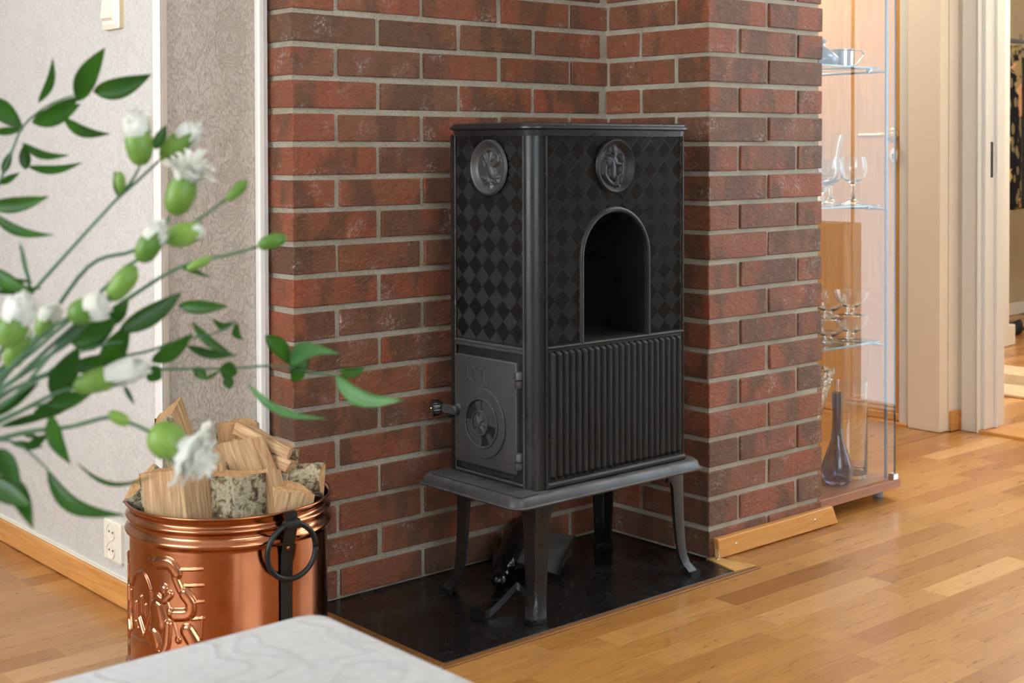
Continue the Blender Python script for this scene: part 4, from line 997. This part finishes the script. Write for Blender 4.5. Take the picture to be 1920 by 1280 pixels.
ware('glass_carafe', 'tall flared glass cut off by the pillar, middle shelf', 'glass', [(0, .0005), (.04, .0005), (.04, .003), (.012, .008), (.008, .03), (.02, .045), (.045, .075), (.052, .105), (.05, .13), (.06, .18), (.070, .205), (.068, .205), (.058, .18), (.048, .13), (.05, .105), (.043, .077), (0, .05)], (1.665, -.215, z1), M['ware'])
def coupe(c, label):
    o = [(0, .0005), (.045, .0005), (.0455, .002), (.02, .005), (.012, .008), (.012, .019), (.019, .023), (.036, .034), (.0475, .052), (.0515, .072)]
    i = [(.0500, .072), (.046, .053), (.035, .036), (.018, .026), (0, .025)]
    return ware('dessert_bowl', label, 'bowl', o+i, c, M['ware'], 36, 'stacked footed glass dessert bowls')
z0_ = SH[0]+.0056
coupe((1.80, -.225, z0_), 'footed glass dessert bowl, lower one of the right stack'); coupe((1.80, -.225, z0_+.0735), 'footed glass dessert bowl, upper one of the right stack')
coupe((1.735, -.125, z0_), 'footed glass dessert bowl, lower one of the stack behind'); coupe((1.735, -.125, z0_+.0735), 'footed glass dessert bowl, upper one of the stack behind')
coupe((1.675, -.235, z0_), 'footed glass dessert bowl half hidden by the pillar, lower'); coupe((1.675, -.235, z0_+.0735), 'footed glass dessert bowl half hidden by the pillar, upper')
z2 = SH[2]+.0056
cup = thing('silver_cup', (1.772, -.215, z2), 'silver cup with a thin loop handle on the top glass shelf', 'cup')
cc = Vector((1.772, -.215, z2)); bm = B()
lathe(bm, [(0, .0005), (.0325, .0005), (.033, .004), (.0335, .03), (.0345, .048), (.0375, .051), (.0375, .0525), (.034, .0515), (.032, .045), (.031, .006), (0, .004)], cc, (0, 0, 1), 40); bmesh.ops.recalc_face_normals(bm, faces=bm.faces[:]); mk('cup_body', bm, M['silver'], cup, smooth=True, autos=40)
bm = B(); hd = (rt*.96 + fw*.2).normalized()
tube(bm, smooth_path([cc+hd*.033+up*.049, cc+hd*.055+up*.051, cc+hd*.066+up*.042, cc+hd*.062+up*.032, cc+hd*.046+up*.014, cc+hd*.033+up*.005], 5), .0022, 8, flat=(2., .6)); mk('handle', bm, M['silver'], cup, smooth=True)
ware('pewter_jug', 'dull grey pewter jug half hidden by the pillar, top shelf', 'jug', [(0, .0005), (.04, .0005), (.052, .012), (.05, .025), (.03, .045), (.013, .055), (.010, .065), (.017, .068), (.017, .074), (.006, .08), (0, .081)], (1.648, -.225, z2), simple('blue_pewter', lin(84, 96, 114), .3, .8), 36)
# vases standing on the bottom board
zb = .0605
t_ = .0022
ware('cylinder_vase', 'tall straight clear glass cylinder vase on the cabinet base', 'vase', [(0, .0005), (.0475, .0005), (.0485, .004), (.0485, .284), (.0462, .284), (.0462, .014), (.042, .010), (0, .010)], (1.797, -.228, zb), M['ware'], 48)
bm = B(); c = Vector((1.688, -.256, zb)); lathe(bm, [(0, .0005), (.03, .0005), (.042, .012), (.047, .035), (.042, .062), (.03, .095), (.019, .128), (.015, .16), (.0145, .20), (.0165, .262), (.0165, .266), (.0125, .266), (.0115, .2), (.012, .16), (.016, .128), (.027, .095), (.038, .062), (.042, .035), (.036, .014), (0, .012)], c, (0, 0, 1), 40)
bmesh.ops.recalc_face_normals(bm, faces=bm.faces[:]); tag(mk('bottle_vase', bm, M['ware_blue'], None, c, smooth=True, autos=60), 'smoky blue long-necked bottle vase on the cabinet base', 'vase')
# cut crystal fan vase
bm = B(); rings = []; N = 56; c = Vector((1.682, -.165, zb))
prf = [(.030, .001), (.034, .01), (.030, .05), (.026, .10), (.029, .16), (.040, .22), (.055, .27), (.066, .31), (.070, .325)]
prf = [(r, h) for r, h in prf]; ext = []
for k in range(33):
    h = .001+.324*k/32
    for (ra, ha), (rb, hb) in zip(prf, prf[1:]):
        if ha <= h <= hb+1e-9: r = ra+(rb-ra)*(h-ha)/(hb-ha); break
    ext.append((r, h))
for k, (r, h) in enumerate(ext): rings.append([c + Vector(((r*(1+.06*math.cos(14*2*PI*i/N+(PI if k % 2 else 0)*(1 if h > .15 else 0))))*math.cos(2*PI*i/N), (r*(1+.06*math.cos(14*2*PI*i/N+(PI if k % 2 else 0)*(1 if h > .15 else 0))))*math.sin(2*PI*i/N), h + (.006*math.cos(7*2*PI*i/N) if h > .3 else 0))) for i in range(N)])
for r, h in ((.066, .324), (.05, .26), (.034, .2), (.024, .14), (.022, .04), (.002, .02)): rings.append([c + Vector((r*math.cos(2*PI*i/N), r*math.sin(2*PI*i/N), h)) for i in range(N)])
loft(bm, rings); bmesh.ops.recalc_face_normals(bm, faces=bm.faces[:]); tag(mk('crystal_vase', bm, M['ware_grey'], None, c), 'cut crystal flared vase mostly hidden by the brick pillar', 'vase')

# ================================================================== RIGHT SIDE: doors, casings, hall
bm = B(); box(bm, (2.86, .09, 0), (3.0, 3.1, H)); struct('wall_passage', bm, M['cream'])
bm = B(); box(bm, (2.803, .092, .001), (2.859, .226, H), .003, 2); struct('trim_7', bm, M['cream'])
bm = B(); box(bm, (2.822, .227, .001), (2.859, .275, 2.1), .003, 2); struct('trim_8', bm, M['white'])
bm = B(); box(bm, (2.8595, .0925, .075), (2.9245, .1045, H)); struct('wall_corner', bm, M['wp_shaded'])
bm = B(); box(bm, (2.860, .076, .001), (2.922, .0892, .0745), .002); box(bm, (2.908, .066, .001), (2.9235, .0765, .0745), .002); struct('baseboard_corner', bm, M['oak_y'])
# the oak door seen through the cabinet
d1 = tag(thing('door_1', (2.84, .68, .01), None, None), kind='structure')
bm = B(); box(bm, (2.836, .277, .014), (2.858, 1.10, 2.05), .002); mk('leaf', bm, M['oak_door'], d1)
bm = B(); box(bm, (2.830, .277, .014), (2.8358, 1.10, .04), .002); mk('kick_strip', bm, M['oak_door'], d1)
bm = B(); lathe(bm, [(.026, 0), (.026, .004), (.022, .007), (.012, .008), (.009, .012), (.009, .045), (0, .048)], (2.836, .312, 1.087), (-1, 0, 0), 28)
tube(bm, smooth_path([(2.795, .312, 1.087), (2.786, .325, 1.087), (2.785, .36, 1.086), (2.785, .425, 1.086)], 4), .009, 10); h_ = mk('door_handle', bm, M['brass_pol'], d1, smooth=True, autos=40)
bm = B(); loft(bm, [[Vector((2.836-h, a, b)) for a, b in [(.307+.017*s_*math.cos(t_), 1.010+.027*s_*math.sin(t_)) for t_ in [2*PI*i/28 for i in range(28)]]] for s_, h in ((1, 0), (1, .003), (.85, .005))]); bmesh.ops.recalc_face_normals(bm, faces=bm.faces[:]); ks = mk('keyhole_plate', bm, M['cream_plastic'], d1, smooth=True, autos=40)
bm = B(); lathe(bm, [(.0042, .0062), (0, .0062)], (2.836, .307, 1.014), (-1, 0, 0), 12); loft(bm, [[Vector((2.8302, .3048, .998)), Vector((2.8302, .3092, .998)), Vector((2.8298, .3092, 1.013)), Vector((2.8298, .3048, 1.013))], [Vector((2.8297, .3048, .998)), Vector((2.8297, .3092, .998)), Vector((2.8296, .3092, 1.013)), Vector((2.8296, .3048, 1.013))]]); mk('keyhole', bm, M['black_knob'], d1)
# casing of the hall doorway
bm = B(); box(bm, (2.905, .003, .001), (2.924, .066, 2.12), .003, 2); box(bm, (2.899, -.004, .001), (2.924, .004, 2.12), .002); struct('trim_9', bm, M['white'])
bm = B(); box(bm, (2.9245, -.018, .0125), (3.062, -.001, 2.06), .002); box(bm, (2.985, -.030, .0125), (3.0, -.017, 2.06), .002); struct('trim_10', bm, M['white'])
bm = B(); box(bm, (2.960, -.0195, .93), (2.974, -.0175, 1.06)); tag(mk('strike_plate', bm, M['iron_dark'], None, (2.967, -.018, .93)), 'dark metal strike plate in the white door jamb', 'strike plate')
# hall: side wall with a doorway, closet behind
bm = B(); box(bm, (3.045, 1.08, 0), (5.05, 1.2, H)); struct('wall_hall', bm, M['wall_plain'])
bm = B(); box(bm, (4.83, 1.055, .001), (5.045, 1.08, 2.1), .004, 2); box(bm, (4.80, 1.045, .001), (4.835, 1.08, 2.1), .006, 2); struct('trim_11', bm, M['white'])
bm = B(); box(bm, (5.046, 1.06, .001), (5.12, 1.20, .11), .006, 2); struct('trim_12', bm, M['white'])
bm = B(); box(bm, (3.045, -.72, 0), (6.5, -.62, H)); struct('wall_hall_side', bm, M['wall_plain'])
bm = B(); box(bm, (5.1, 1.75, 0), (6.5, 1.85, H)); struct('wall_closet', bm, mat_wallpaper('wallpaper_closet', lin(176, 158, 128), lin(206, 190, 160), 'x'))
bm = B(); box(bm, (5.1, 1.735, .001), (6.5, 1.75, .075), .003); struct('baseboard_closet', bm, M['white'])
# rug of pale squares
rug = thing('patchwork_rug', (4.05, .1, .001), 'pale patchwork rug on the hall floor beyond the doorway', 'rug')
for i in range(3):
    for j in range(5):
        bm = B(); a = 3.665+i*.24; b_ = -.55+j*.30; box(bm, (a, b_, .0012), (a+.238, b_+.298, .0125), .002)
        k = (i*3+j*2) % 4; mk('patch', bm, M['rug2'] if (i, j) in ((1, 3), (0, 0), (2, 1)) else (M['rug'] if k % 2 else M['rug3']), rug)
# closet rail, jacket, shoes
cr_ = thing('clothes_rail', (5.8, 1.42, 1.6), 'grey metal clothes rail in the closet beyond the hall', 'rail')
bm = B(); tube(bm, [(5.25, 1.42, 1.655), (6.45, 1.42, 1.655)], .012, 12); mk('bar', bm, M['alu'], cr_, smooth=True)
for q_ in (5.35, 6.4):
    bm = B(); tube(bm, [(q_, 1.42, 1.655), (q_, 1.752, 1.655)], .008, 8); mk('bracket', bm, M['alu'], cr_)
jk = thing('floral_jacket', (5.72, 1.42, .69), 'black jacket with pink and ochre flowers hanging in the closet', 'jacket')
jc = Vector((5.60, 1.40, 0))
def cloth(bm, cx, cy, z0, z1, w0, w1, d, ph, n=26, m=22):
    rings = []
    for k in range(m+1):
        z = z1+(z0-z1)*k/m; w_ = w1+(w0-w1)*min(1, (k/m)*1.0)
        if k < 4: w_ *= (.45+.55*(k/4)**.6)
        rings.append([Vector((cx+w_*math.cos(2*PI*i/n)*(1+.06*math.sin(5*2*PI*i/n+ph)), cy+d*math.sin(2*PI*i/n)*(1+.15*math.sin(4*2*PI*i/n+ph+k*.05)), z+(.01*math.sin(i)))) for i in range(n)])
    loft(bm, rings)
bm = B(); cloth(bm, 5.83, 1.42, .70, 1.56, .20, .19, .07, 0); mk('front_panel', bm, M['black_cloth'], jk, smooth=True)
bm = B(); cloth(bm, 5.60, 1.36, .70, 1.61, .10, .075, .055, 1.); mk('sleeve', bm, M['jacket'], jk, smooth=True)
bm = B(); tube(bm, smooth_path([(5.83, 1.42, 1.667), (5.845, 1.42, 1.69), (5.815, 1.42, 1.69), (5.83, 1.42, 1.63), (5.83, 1.42, 1.54)], 4), .0025, 6); mk('hanger', bm, M['alu'], jk)
for i, (sx_, sy_, lab) in enumerate(((5.42, 1.27, 'black shoe on the closet floor, toe nearest the doorway'), (5.56, 1.33, 'black shoe on the closet floor, the one further in'))):
    bm = B(); rings = []
    for t__ in range(13):
        s_ = t__/12; wdt = .034*(1-.35*math.cos(s_*2*PI*.9+.6)*.5)*(1-.5*max(0, s_-.85)/.15)*(.7 if t__ == 0 else 1); hh_ = (.08-.04*s_) if s_ < .5 else (.065-.035*s_); hh_ *= (1 if t__ < 12 else .4)
        rings.append([Vector((sx_-.13+.26*s_ if i else sx_+.13-.26*s_, sy_+wdt*math.cos(2*PI*k/12), .002+hh_/2+hh_/2*math.sin(2*PI*k/12))) for k in range(12)])
    loft(bm, rings); bmesh.ops.recalc_face_normals(bm, faces=bm.faces[:]); tag(mk('shoe', bm, M['black_cloth'], None, (sx_, sy_, .001), smooth=True), lab, 'shoe', 'black shoes in the closet')

# ================================================================== TABLE with cloth
TZ = .52; TX, TY = -.812, -1.336
tb = thing('coffee_table', (TX-.55, TY-.35, 0), 'coffee table hidden under a white damask cloth, in the near corner', 'table')
bm = B(); box(bm, (TX-1.1, TY-.7, TZ-.03), (TX-.008, TY-.008, TZ-.005), .006); mk('table_top', bm, M['oak_x'], tb)
for a in (-1.05, -.07):
    for b_ in (-.65, -.07):
        bm = B(); box(bm, (TX+a-.02, TY+b_-.02, .001), (TX+a+.02, TY+b_+.02, TZ-.0305), .003); mk('leg', bm, M['oak_x'], tb)
bm = B(); rings = []
for e, z in ((.012, TZ-.14), (.010, TZ-.1), (.006, TZ-.05), (.004, TZ-.02), (.0015, TZ-.008), (-.004, TZ-.002), (-.012, TZ)):
    pl = rrect(TX-1.1-e, TY-.7-e, TX+e, TY+e, .026, 8); dense = []
    for i in range(len(pl)):
        p, q_ = pl[i], pl[(i+1) % len(pl)]; L_ = math.hypot(q_[0]-p[0], q_[1]-p[1]); k = max(1, int(L_/.03))
        dense += [(p[0]+(q_[0]-p[0])*j/k, p[1]+(q_[1]-p[1])*j/k) for j in range(k)]
    if not rings: NN = len(dense)
    wv = max(0, (TZ-.01-z))*.09
    if len(dense) != NN:
        dense = [dense[int(i*len(dense)/NN)] for i in range(NN)]
    rings.append([Vector((x+wv*math.sin(i*.7)*(1 if abs(x-TX) < .05 else .2), y+wv*math.sin(i*.6), z)) for i, (x, y) in enumerate(dense)])
loft(bm, rings, True, False); bm.faces.new([bm.verts[i] for i in range(len(bm.verts)-NN, len(bm.verts))] if not bm.verts.ensure_lookup_table() else [])
bmesh.ops.recalc_face_normals(bm, faces=bm.faces[:])
tag(mk('tablecloth', bm, M['cloth'], None, (TX-.5, TY-.35, TZ), smooth=True, autos=50), 'white damask tablecloth with an embossed swirl pattern, near corner', 'tablecloth')

# ================================================================== BOUQUET
VM = at(-118, 905, 1.16)          # mouth of the vase, just outside the frame
vz = Vector((VM.x, VM.y, TZ+.001)); vh = VM.z - vz.z
vs_ = thing('flower_vase', vz, 'clear glass vase holding the carnations at the table edge', 'vase')
bm = B(); lathe(bm, [(0, 0), (.04, 0), (.046, .006), (.044, vh*.5), (.05, vh-.004), (.052, vh), (.050, vh), (.042, vh*.5), (.042, .012), (0, .012)], vz, (0, 0, 1), 36); bmesh.ops.recalc_face_normals(bm, faces=bm.faces[:]); mk('vase_body', bm, M['vase'], vs_, smooth=True, autos=50)
rb = random.Random(3)
def vase_in(): return [vz+Vector((rb.uniform(-.018, .018), rb.uniform(-.018, .018), .02)), VM+Vector((rb.uniform(-.024, .024), rb.uniform(-.024, .024), -.015))]
def stem_obj(par, pts, r0, r1):
    P = smooth_path(pts, 5); n = len(P); bm = B(); tube(bm, P, [r0+(r1-r0)*i/(n-1) for i in range(n)], 8); return mk('stem', bm, M['stem'], par, smooth=True)
def leafmesh(bm, a, b, wd, bend=.0, side=None, fold=.25):
    a, b = Vector(a), Vector(b); ax = b-a; L_ = ax.length; ax.normalize()
    view = (CAM-a).normalized(); s = side if side is not None else ax.cross(view).normalized(); nn = s.cross(ax).normalized()
    K = 10; rows = []
    for i in range(K+1):
        t_ = i/K; w_ = wd/2*(math.sin(PI*t_**.8))**.85*(1 if t_ < .98 else .3) if 0 < i < K else .0004
        c = a + ax*(L_*t_) + nn*0 + s*(bend*L_*math.sin(PI*t_)) 
        dn = nn*(-.12*L_*t_*t_)
        rows.append([c - s*w_ + nn*(w_*fold) + dn, c - s*w_*.5 + nn*(w_*fold*.35) + dn, c + dn, c + s*w_*.5 + nn*(w_*fold*.35) + dn, c + s*w_ + nn*(w_*fold) + dn])
    loft(bm, rows, False, False)
def leaf(par, ua, va, ub, vb, wpx, d, d2=None, bend=0., mat='leaf', twist=0.):
    d2 = d if d2 is None else d2
    a = at(ua, va, d); b = at(ub, vb, d2); bm = B(); ax = (b-a).normalized(); s = ax.cross((CAM-a).normalized()).normalized()
    if twist: s = Matrix.Rotation(twist, 3, ax) @ s
    wd = wpx*d/F/max(.35, abs(math.cos(twist)))
    leafmesh(bm, a, b, wd, bend, s)
    bmesh.ops.solidify(bm, geom=bm.faces[:], thickness=.0004)
    return mk('leaf', bm, M[mat], par, a, smooth=True)
def calyx(par, base, tip, r, open_=.7, mat='calyx'):
    ax = tip-base; h = ax.length; bm = B(); n = 20; q_ = ax.to_track_quat('Z', 'Y'); rings = []
    for t_, rr_ in ((0, .25), (.06, .55), (.2, .85), (.45, 1.), (.7, .98*open_/.7 if open_ > .7 else 1.), (.9, .85)):
        rings.append([base + q_ @ Vector((r*rr_*math.cos(2*PI*i/n), r*rr_*math.sin(2*PI*i/n), h*t_)) for i in range(n)])
    if open_ < .3: rings.append([base + q_ @ Vector((r*.25*math.cos(2*PI*i/n), r*.25*math.sin(2*PI*i/n), h*1.1)) for i in range(n)])
    else: rings.append([base + q_ @ Vector((r*.82*math.cos(2*PI*i/n), r*.82*math.sin(2*PI*i/n), h*(1.06+.10*(1 if (i//2) % 2 else -1)))) for i in range(n)])
    loft(bm, rings, True, open_ < .3); return mk('calyx', bm, M[mat], par, base, smooth=True)
def petals(par, base, ax, r, h, spread, seed, n=14):
    rp = random.Random(seed); ax = Vector(ax).normalized(); q_ = ax.to_track_quat('Z', 'Y'); opn = spread > .6
    for k in range(n):
        tier = k/n; a = 2.4*k+rp.uniform(-.2, .2); bm = B(); rows = []
        base_r = r*(.62-.42*tier); sp = r*spread*(1-.8*tier)*rp.uniform(.85, 1.12); hh_ = h*(.72+.4*tier)*rp.uniform(.9, 1.06)
        half = (1.0 if opn else 1.15)*rp.uniform(.9, 1.1)*(1-.15*tier); p1, p2 = rp.uniform(0, 6), rp.uniform(0, 6)
        for i in range(9):
            t_ = i/8; row = []
            for j in range(13):
                s_ = (j/12-.5)*2
                te = t_*(1-.13*s_*s_*(1 if t_ > .5 else t_*2))          # rounded outer edge
                if opn: out = base_r + sp*te**1.5; z_ = hh_*(math.sin(min(1, te*1.1)*PI/2) - .25*te**3*(1-tier))
                else: out = base_r*(1+.9*te*(1-te)*1.7) - base_r*.12*te**3 + sp*te**2; z_ = hh_*te
                ruf = .09*r*math.sin(s_*7+p1)*te**3; rz = .09*r*math.cos(s_*6+p2)*te**3
                ang = a + s_*half*(.55+.45*te)*(1 if not opn else (.95-.25*te))
                row.append(base + q_ @ Vector((math.cos(ang)*(out+ruf), math.sin(ang)*(out+ruf), z_+rz)))
            rows.append(row)
        loft(bm, rows, False, False); bmesh.ops.solidify(bm, geom=bm.faces[:], thickness=.0003); mk('petal', bm, M['petal'], par, base, smooth=True)
SPR = {}
def spray(label, path, r0=.0024, r1=.0014):
    t_ = thing('carnation_stem', vz+Vector((0, 0, .012)), label, 'flower', 'white spray carnations')
    pts = vase_in() + [at(*p) for p in path]; stem_obj(t_, pts, r0, r1); return t_
def twig(par, path, r0=.0016, r1=.0011): stem_obj(par, [at(*p) for p in path], r0, r1)
def flower(par, ub, vb, ut, vt, rpx, d, kind, seed=1):
    b = at(ub, vb, d); tp = at(ut, vt, d); r = rpx*d/F; ax = (tp-b)
    if kind == 'green': calyx(par, b, tp, r, .2); return
    calyx(par, b, tp, r, .75)
    if kind == 'bud': petals(par, b+ax*.66, ax, r*1.28, ax.length*.80, .2, seed, 9)
    elif kind == 'tip': petals(par, b+ax*.85, ax, r*1.0, ax.length*.42, .0, seed, 7)
    elif kind == 'half': petals(par, b+ax*.62, ax, r*1.35, ax.length*1.05, .3, seed, 10)
    elif kind == 'open':
        petals(par, b+ax*.9, ax, r*1.35, r*1.35, 1.15, seed, 20); petals(par, b+ax*.9, ax, r*1.4, r*2.3, .62, seed+40, 16)
# sprays (u, v, distance from the viewer)
s = spray('tall carnation spray with a white bud, an open bloom and a green bud on top', [(-40, 660, 1.17), (55, 553, 1.18), (160, 437, 1.18), (222, 370, 1.18)])
twig(s, [(222, 370, 1.18), (243, 345, 1.18), (264, 308, 1.18)]); flower(s, 265, 310, 258, 240, 25, 1.18, 'bud', 2)
twig(s, [(222, 370, 1.18), (262, 335, 1.19), (305, 295, 1.2)]); flower(s, 303, 298, 352, 255, 22, 1.2, 'bud', 3); 
leaf(s, 225, 372, 215, 320, 16, 1.18); leaf(s, 290, 280, 312, 235, 22, 1.18, mat='leaf'); flower(s, 228, 362, 224, 325, 10, 1.18, 'green')
s = spray('carnation spray with the open ruffled white bloom high above the stove bucket', [(-60, 750, 1.14), (60, 640, 1.15), (165, 500, 1.16), (250, 470, 1.16), (308, 428, 1.16)])
twig(s, [(308, 428, 1.16), (318, 405, 1.16)]); flower(s, 325, 402, 350, 335, 27, 1.16, 'open', 5)
twig(s, [(308, 440, 1.16), (360, 420, 1.16), (425, 372, 1.16)]); flower(s, 425, 376, 460, 342, 11, 1.16, 'green')
s = spray('carnation spray with one half-closed bud left of a pale green tipped bud', [(-60, 760, 1.1), (60, 660, 1.12), (175, 560, 1.12), (235, 500, 1.12)])
twig(s, [(235, 500, 1.12), (262, 485, 1.12)]); flower(s, 262, 490, 292, 440, 22, 1.12, 'bud', 7)
twig(s, [(235, 500, 1.12), (290, 468, 1.14), (312, 452, 1.14)]); flower(s, 310, 448, 368, 434, 22, 1.14, 'tip', 8)
s = spray('long carnation stem ending in a small green bud in front of the bricks', [(-60, 780, 1.15), (60, 690, 1.17), (240, 560, 1.2), (340, 500, 1.22), (440, 475, 1.24), (482, 462, 1.25)])
flower(s, 484, 461, 532, 446, 14, 1.25, 'green'); flower(s, 350, 505, 392, 485, 9, 1.22, 'green'); leaf(s, 340, 500, 395, 520, 10, 1.22)
s = spray('carnation stem with a drooping green bud under the tall spray', [(-60, 790, 1.1), (40, 700, 1.1), (150, 600, 1.11), (205, 560, 1.11)])
flower(s, 205, 562, 250, 505, 21, 1.11, 'green')
s = spray('carnation with a white bud opening to the right, middle of the bouquet', [(-60, 770, 1.08), (20, 690, 1.08), (85, 625, 1.08), (130, 594, 1.08)])
flower(s, 128, 592, 175, 578, 24, 1.08, 'half', 11)
s = spray('carnation with its white bud at the very left edge', [(-80, 800, 1.08), (-40, 740, 1.08), (0, 670, 1.08)])
flower(s, 8, 650, 35, 590, 27, 1.08, 'half', 12)
s = spray('green carnation bud hanging below the leftmost white bud', [(-80, 830, 1.1), (-40, 780, 1.1), (10, 700, 1.1)])
flower(s, 18, 690, 42, 625, 21, 1.1, 'tip', 13)
s = spray('crumpled white carnation between the leftmost bud and the middle one', [(-80, 810, 1.14), (-10, 730, 1.14), (55, 650, 1.14), (78, 625, 1.14)])
flower(s, 76, 632, 92, 592, 18, 1.14, 'half', 14)
s = spray('carnation with a long pale green calyx and white tip above the logs', [(-60, 830, 1.12), (40, 770, 1.12), (110, 735, 1.12), (140, 728, 1.12)])
flower(s, 138, 726, 222, 702, 22, 1.12, 'half', 15); leaf(s, 232, 722, 252, 758, 10, 1.12, mat='stem')
s = spray('large open white carnation hanging over the logs of the copper bucket', [(-60, 850, 1.1), (40, 812, 1.1), (130, 800, 1.1), (205, 782, 1.1), (250, 795, 1.1), (282, 810, 1.1)])
flower(s, 282, 806, 336, 840, 34, 1.1, 'open', 16)
flower(s, 203, 774, 240, 792, 12, 1.1, 'green')
s = spray('bare carnation stem rising steeply at the left of the bouquet', [(-70, 800, 1.2), (-20, 700, 1.2), (50, 560, 1.2), (48, 500, 1.2), (38, 460, 1.2)])
leaf(s, 50, 520, 36, 452, 6, 1.2, mat='stem')
s = spray('bluish carnation stem with a side node low in the bouquet', [(-60, 810, 1.09), (30, 740, 1.09), (100, 660, 1.09), (210, 560, 1.1)])
leaf(s, 95, 665, 180, 590, 18, 1.09, mat='stem'); leaf(s, 150, 612, 215, 545, 12, 1.1, mat='stem')
# leafy branches
def branch(label, path, leaves, r0=.0017, r1=.0009):
    t_ = thing('ruscus_branch', vz+Vector((0, 0, .012)), label, 'branch', 'green leaf branches in the bouquet')
    stem_obj(t_, vase_in() + [at(*p) for p in path], r0, r1)
    for lf in leaves: leaf(t_, *lf)
    return t_
branch('leafy green branch reaching highest at the upper left', [(-90, 640, 1.25), (-20, 400, 1.27), (20, 290, 1.27), (45, 235, 1.27), (95, 195, 1.27), (150, 175, 1.27)],
       [(146, 190, 194, 95, 40, 1.27, 1.25, -.05), (175, 172, 276, 142, 40, 1.27, 1.25, .06), (72, 192, 98, 112, 17, 1.27, 1.26, .1), (60, 230, 148, 196, 36, 1.25, None, .04), (80, 215, 150, 180, 26, 1.28, 1.3, .06),
        (118, 220, 203, 250, 22, 1.27, 1.27, .14), (42, 268, 126, 290, 17, 1.27, 1.27, .14), (-10, 185, 42, 240, 36, 1.27, 1.27, .05), (-10, 248, 42, 243, 16, 1.27), (52, 312, 150, 305, 17, 1.27, 1.27, .1), (48, 318, 45, 270, 22, 1.28), (5, 325, 22, 282, 16, 1.27), (0, 345, 35, 325, 14, 1.27)])
branch('leafy branch at the left edge below the highest one', [(-100, 700, 1.22), (-60, 500, 1.22), (-30, 400, 1.22)], [(-20, 385, 82, 370, 30, 1.22, 1.2, .05), (-15, 398, 92, 437, 20, 1.22, 1.2, .12)])
branch('leafy branch at the left edge beside the white bud', [(-90, 700, 1.15), (-40, 560, 1.15), (-10, 530, 1.15)], [(-20, 505, 55, 545, 32, 1.15, 1.13, .05), (20, 525, 60, 528, 8, 1.15), (-10, 548, 75, 540, 14, 1.16)])
branch('long leafy branch crossing in front of the brick corner', [(-40, 780, 1.1), (120, 690, 1.15), (300, 692, 1.2), (430, 690, 1.28), (500, 686, 1.32), (545, 690, 1.34), (625, 705, 1.36)],
       [(498, 628, 545, 685, 32, 1.33, 1.34, -.08), (544, 685, 634, 672, 30, 1.34, 1.32, -.32, 'leaf_pale', .7), (545, 700, 582, 660, 34, 1.34, 1.36), (548, 692, 570, 712, 34, 1.34, 1.35), (628, 702, 742, 745, 32, 1.36, 1.30, .14, 'leaf_pale'), (635, 695, 690, 688, 20, 1.37, 1.4, .1),
        (465, 720, 602, 780, 16, 1.3, 1.26, .12, 'leaf_pale'), (640, 705, 648, 720, 16, 1.36), (365, 688, 388, 712, 22, 1.25), (412, 690, 447, 700, 34, 1.26, 1.27), (425, 705, 432, 730, 22, 1.26), (385, 712, 412, 695, 8, 1.25)])
branch('branch with dark paired leaves in front of the recessed wallpaper', [(-40, 770, 1.15), (130, 690, 1.16), (270, 660, 1.17), (330, 640, 1.18), (400, 625, 1.2), (445, 605, 1.21)],
       [(284, 678, 357, 628, 32, 1.17, 1.16, .06), (350, 648, 442, 665, 18, 1.18, 1.18, .08), (360, 604, 442, 668, 18, 1.2, 1.2, .08), (398, 598, 440, 600, 14, 1.21, 1.21, .3), (444, 605, 458, 640, 16, 1.21, 1.22, .2), (335, 573, 420, 574, 26, 1.19, 1.17, .02), (222, 622, 342, 548, 40, 1.14, 1.16, .04), (300, 600, 318, 560, 16, 1.17)])
branch('leafy branch filling the dark middle of the bouquet', [(-40, 800, 1.1), (60, 720, 1.12), (150, 660, 1.13), (230, 640, 1.14)],
       [(130, 640, 215, 598, 60, 1.15, 1.13, .04), (195, 690, 240, 612, 46, 1.15, 1.14), (100, 745, 145, 655, 50, 1.13, 1.12), (130, 690, 235, 672, 32, 1.16, 1.15), (90, 760, 165, 740, 34, 1.14, 1.13), (60, 780, 150, 745, 32, 1.15), (205, 610, 240, 560, 30, 1.16), (160, 700, 205, 660, 30, 1.17), (275, 690, 305, 712, 34, 1.15, 1.16)])
branch('leafy branch drooping at the lower left over the baseboard', [(-90, 860, 1.12), (-30, 830, 1.1), (30, 830, 1.1), (90, 880, 1.1)],
       [(95, 778, 130, 865, 30, 1.1, 1.08, .08), (88, 880, 222, 958, 30, 1.1, 1.06, .16), (145, 868, 285, 888, 9, 1.12, 1.1, .18), (15, 890, 57, 980, 34, 1.06, 1.02, -.02), (-20, 900, 50, 945, 44, 1.05, 1.02), (0, 840, 35, 920, 34, 1.08, 1.05), (-20, 870, 30, 880, 30, 1.08), (50, 842, 88, 815, 20, 1.12)])
branch('thin leafy branch low at the left edge with narrow leaves', [(-90, 850, 1.14), (-30, 800, 1.14), (60, 762, 1.14), (130, 752, 1.15)], [(20, 830, 78, 838, 14, 1.14), (40, 812, 75, 820, 10, 1.14), (0, 800, 130, 765, 16, 1.15), (-10, 780, 70, 720, 20, 1.15)])
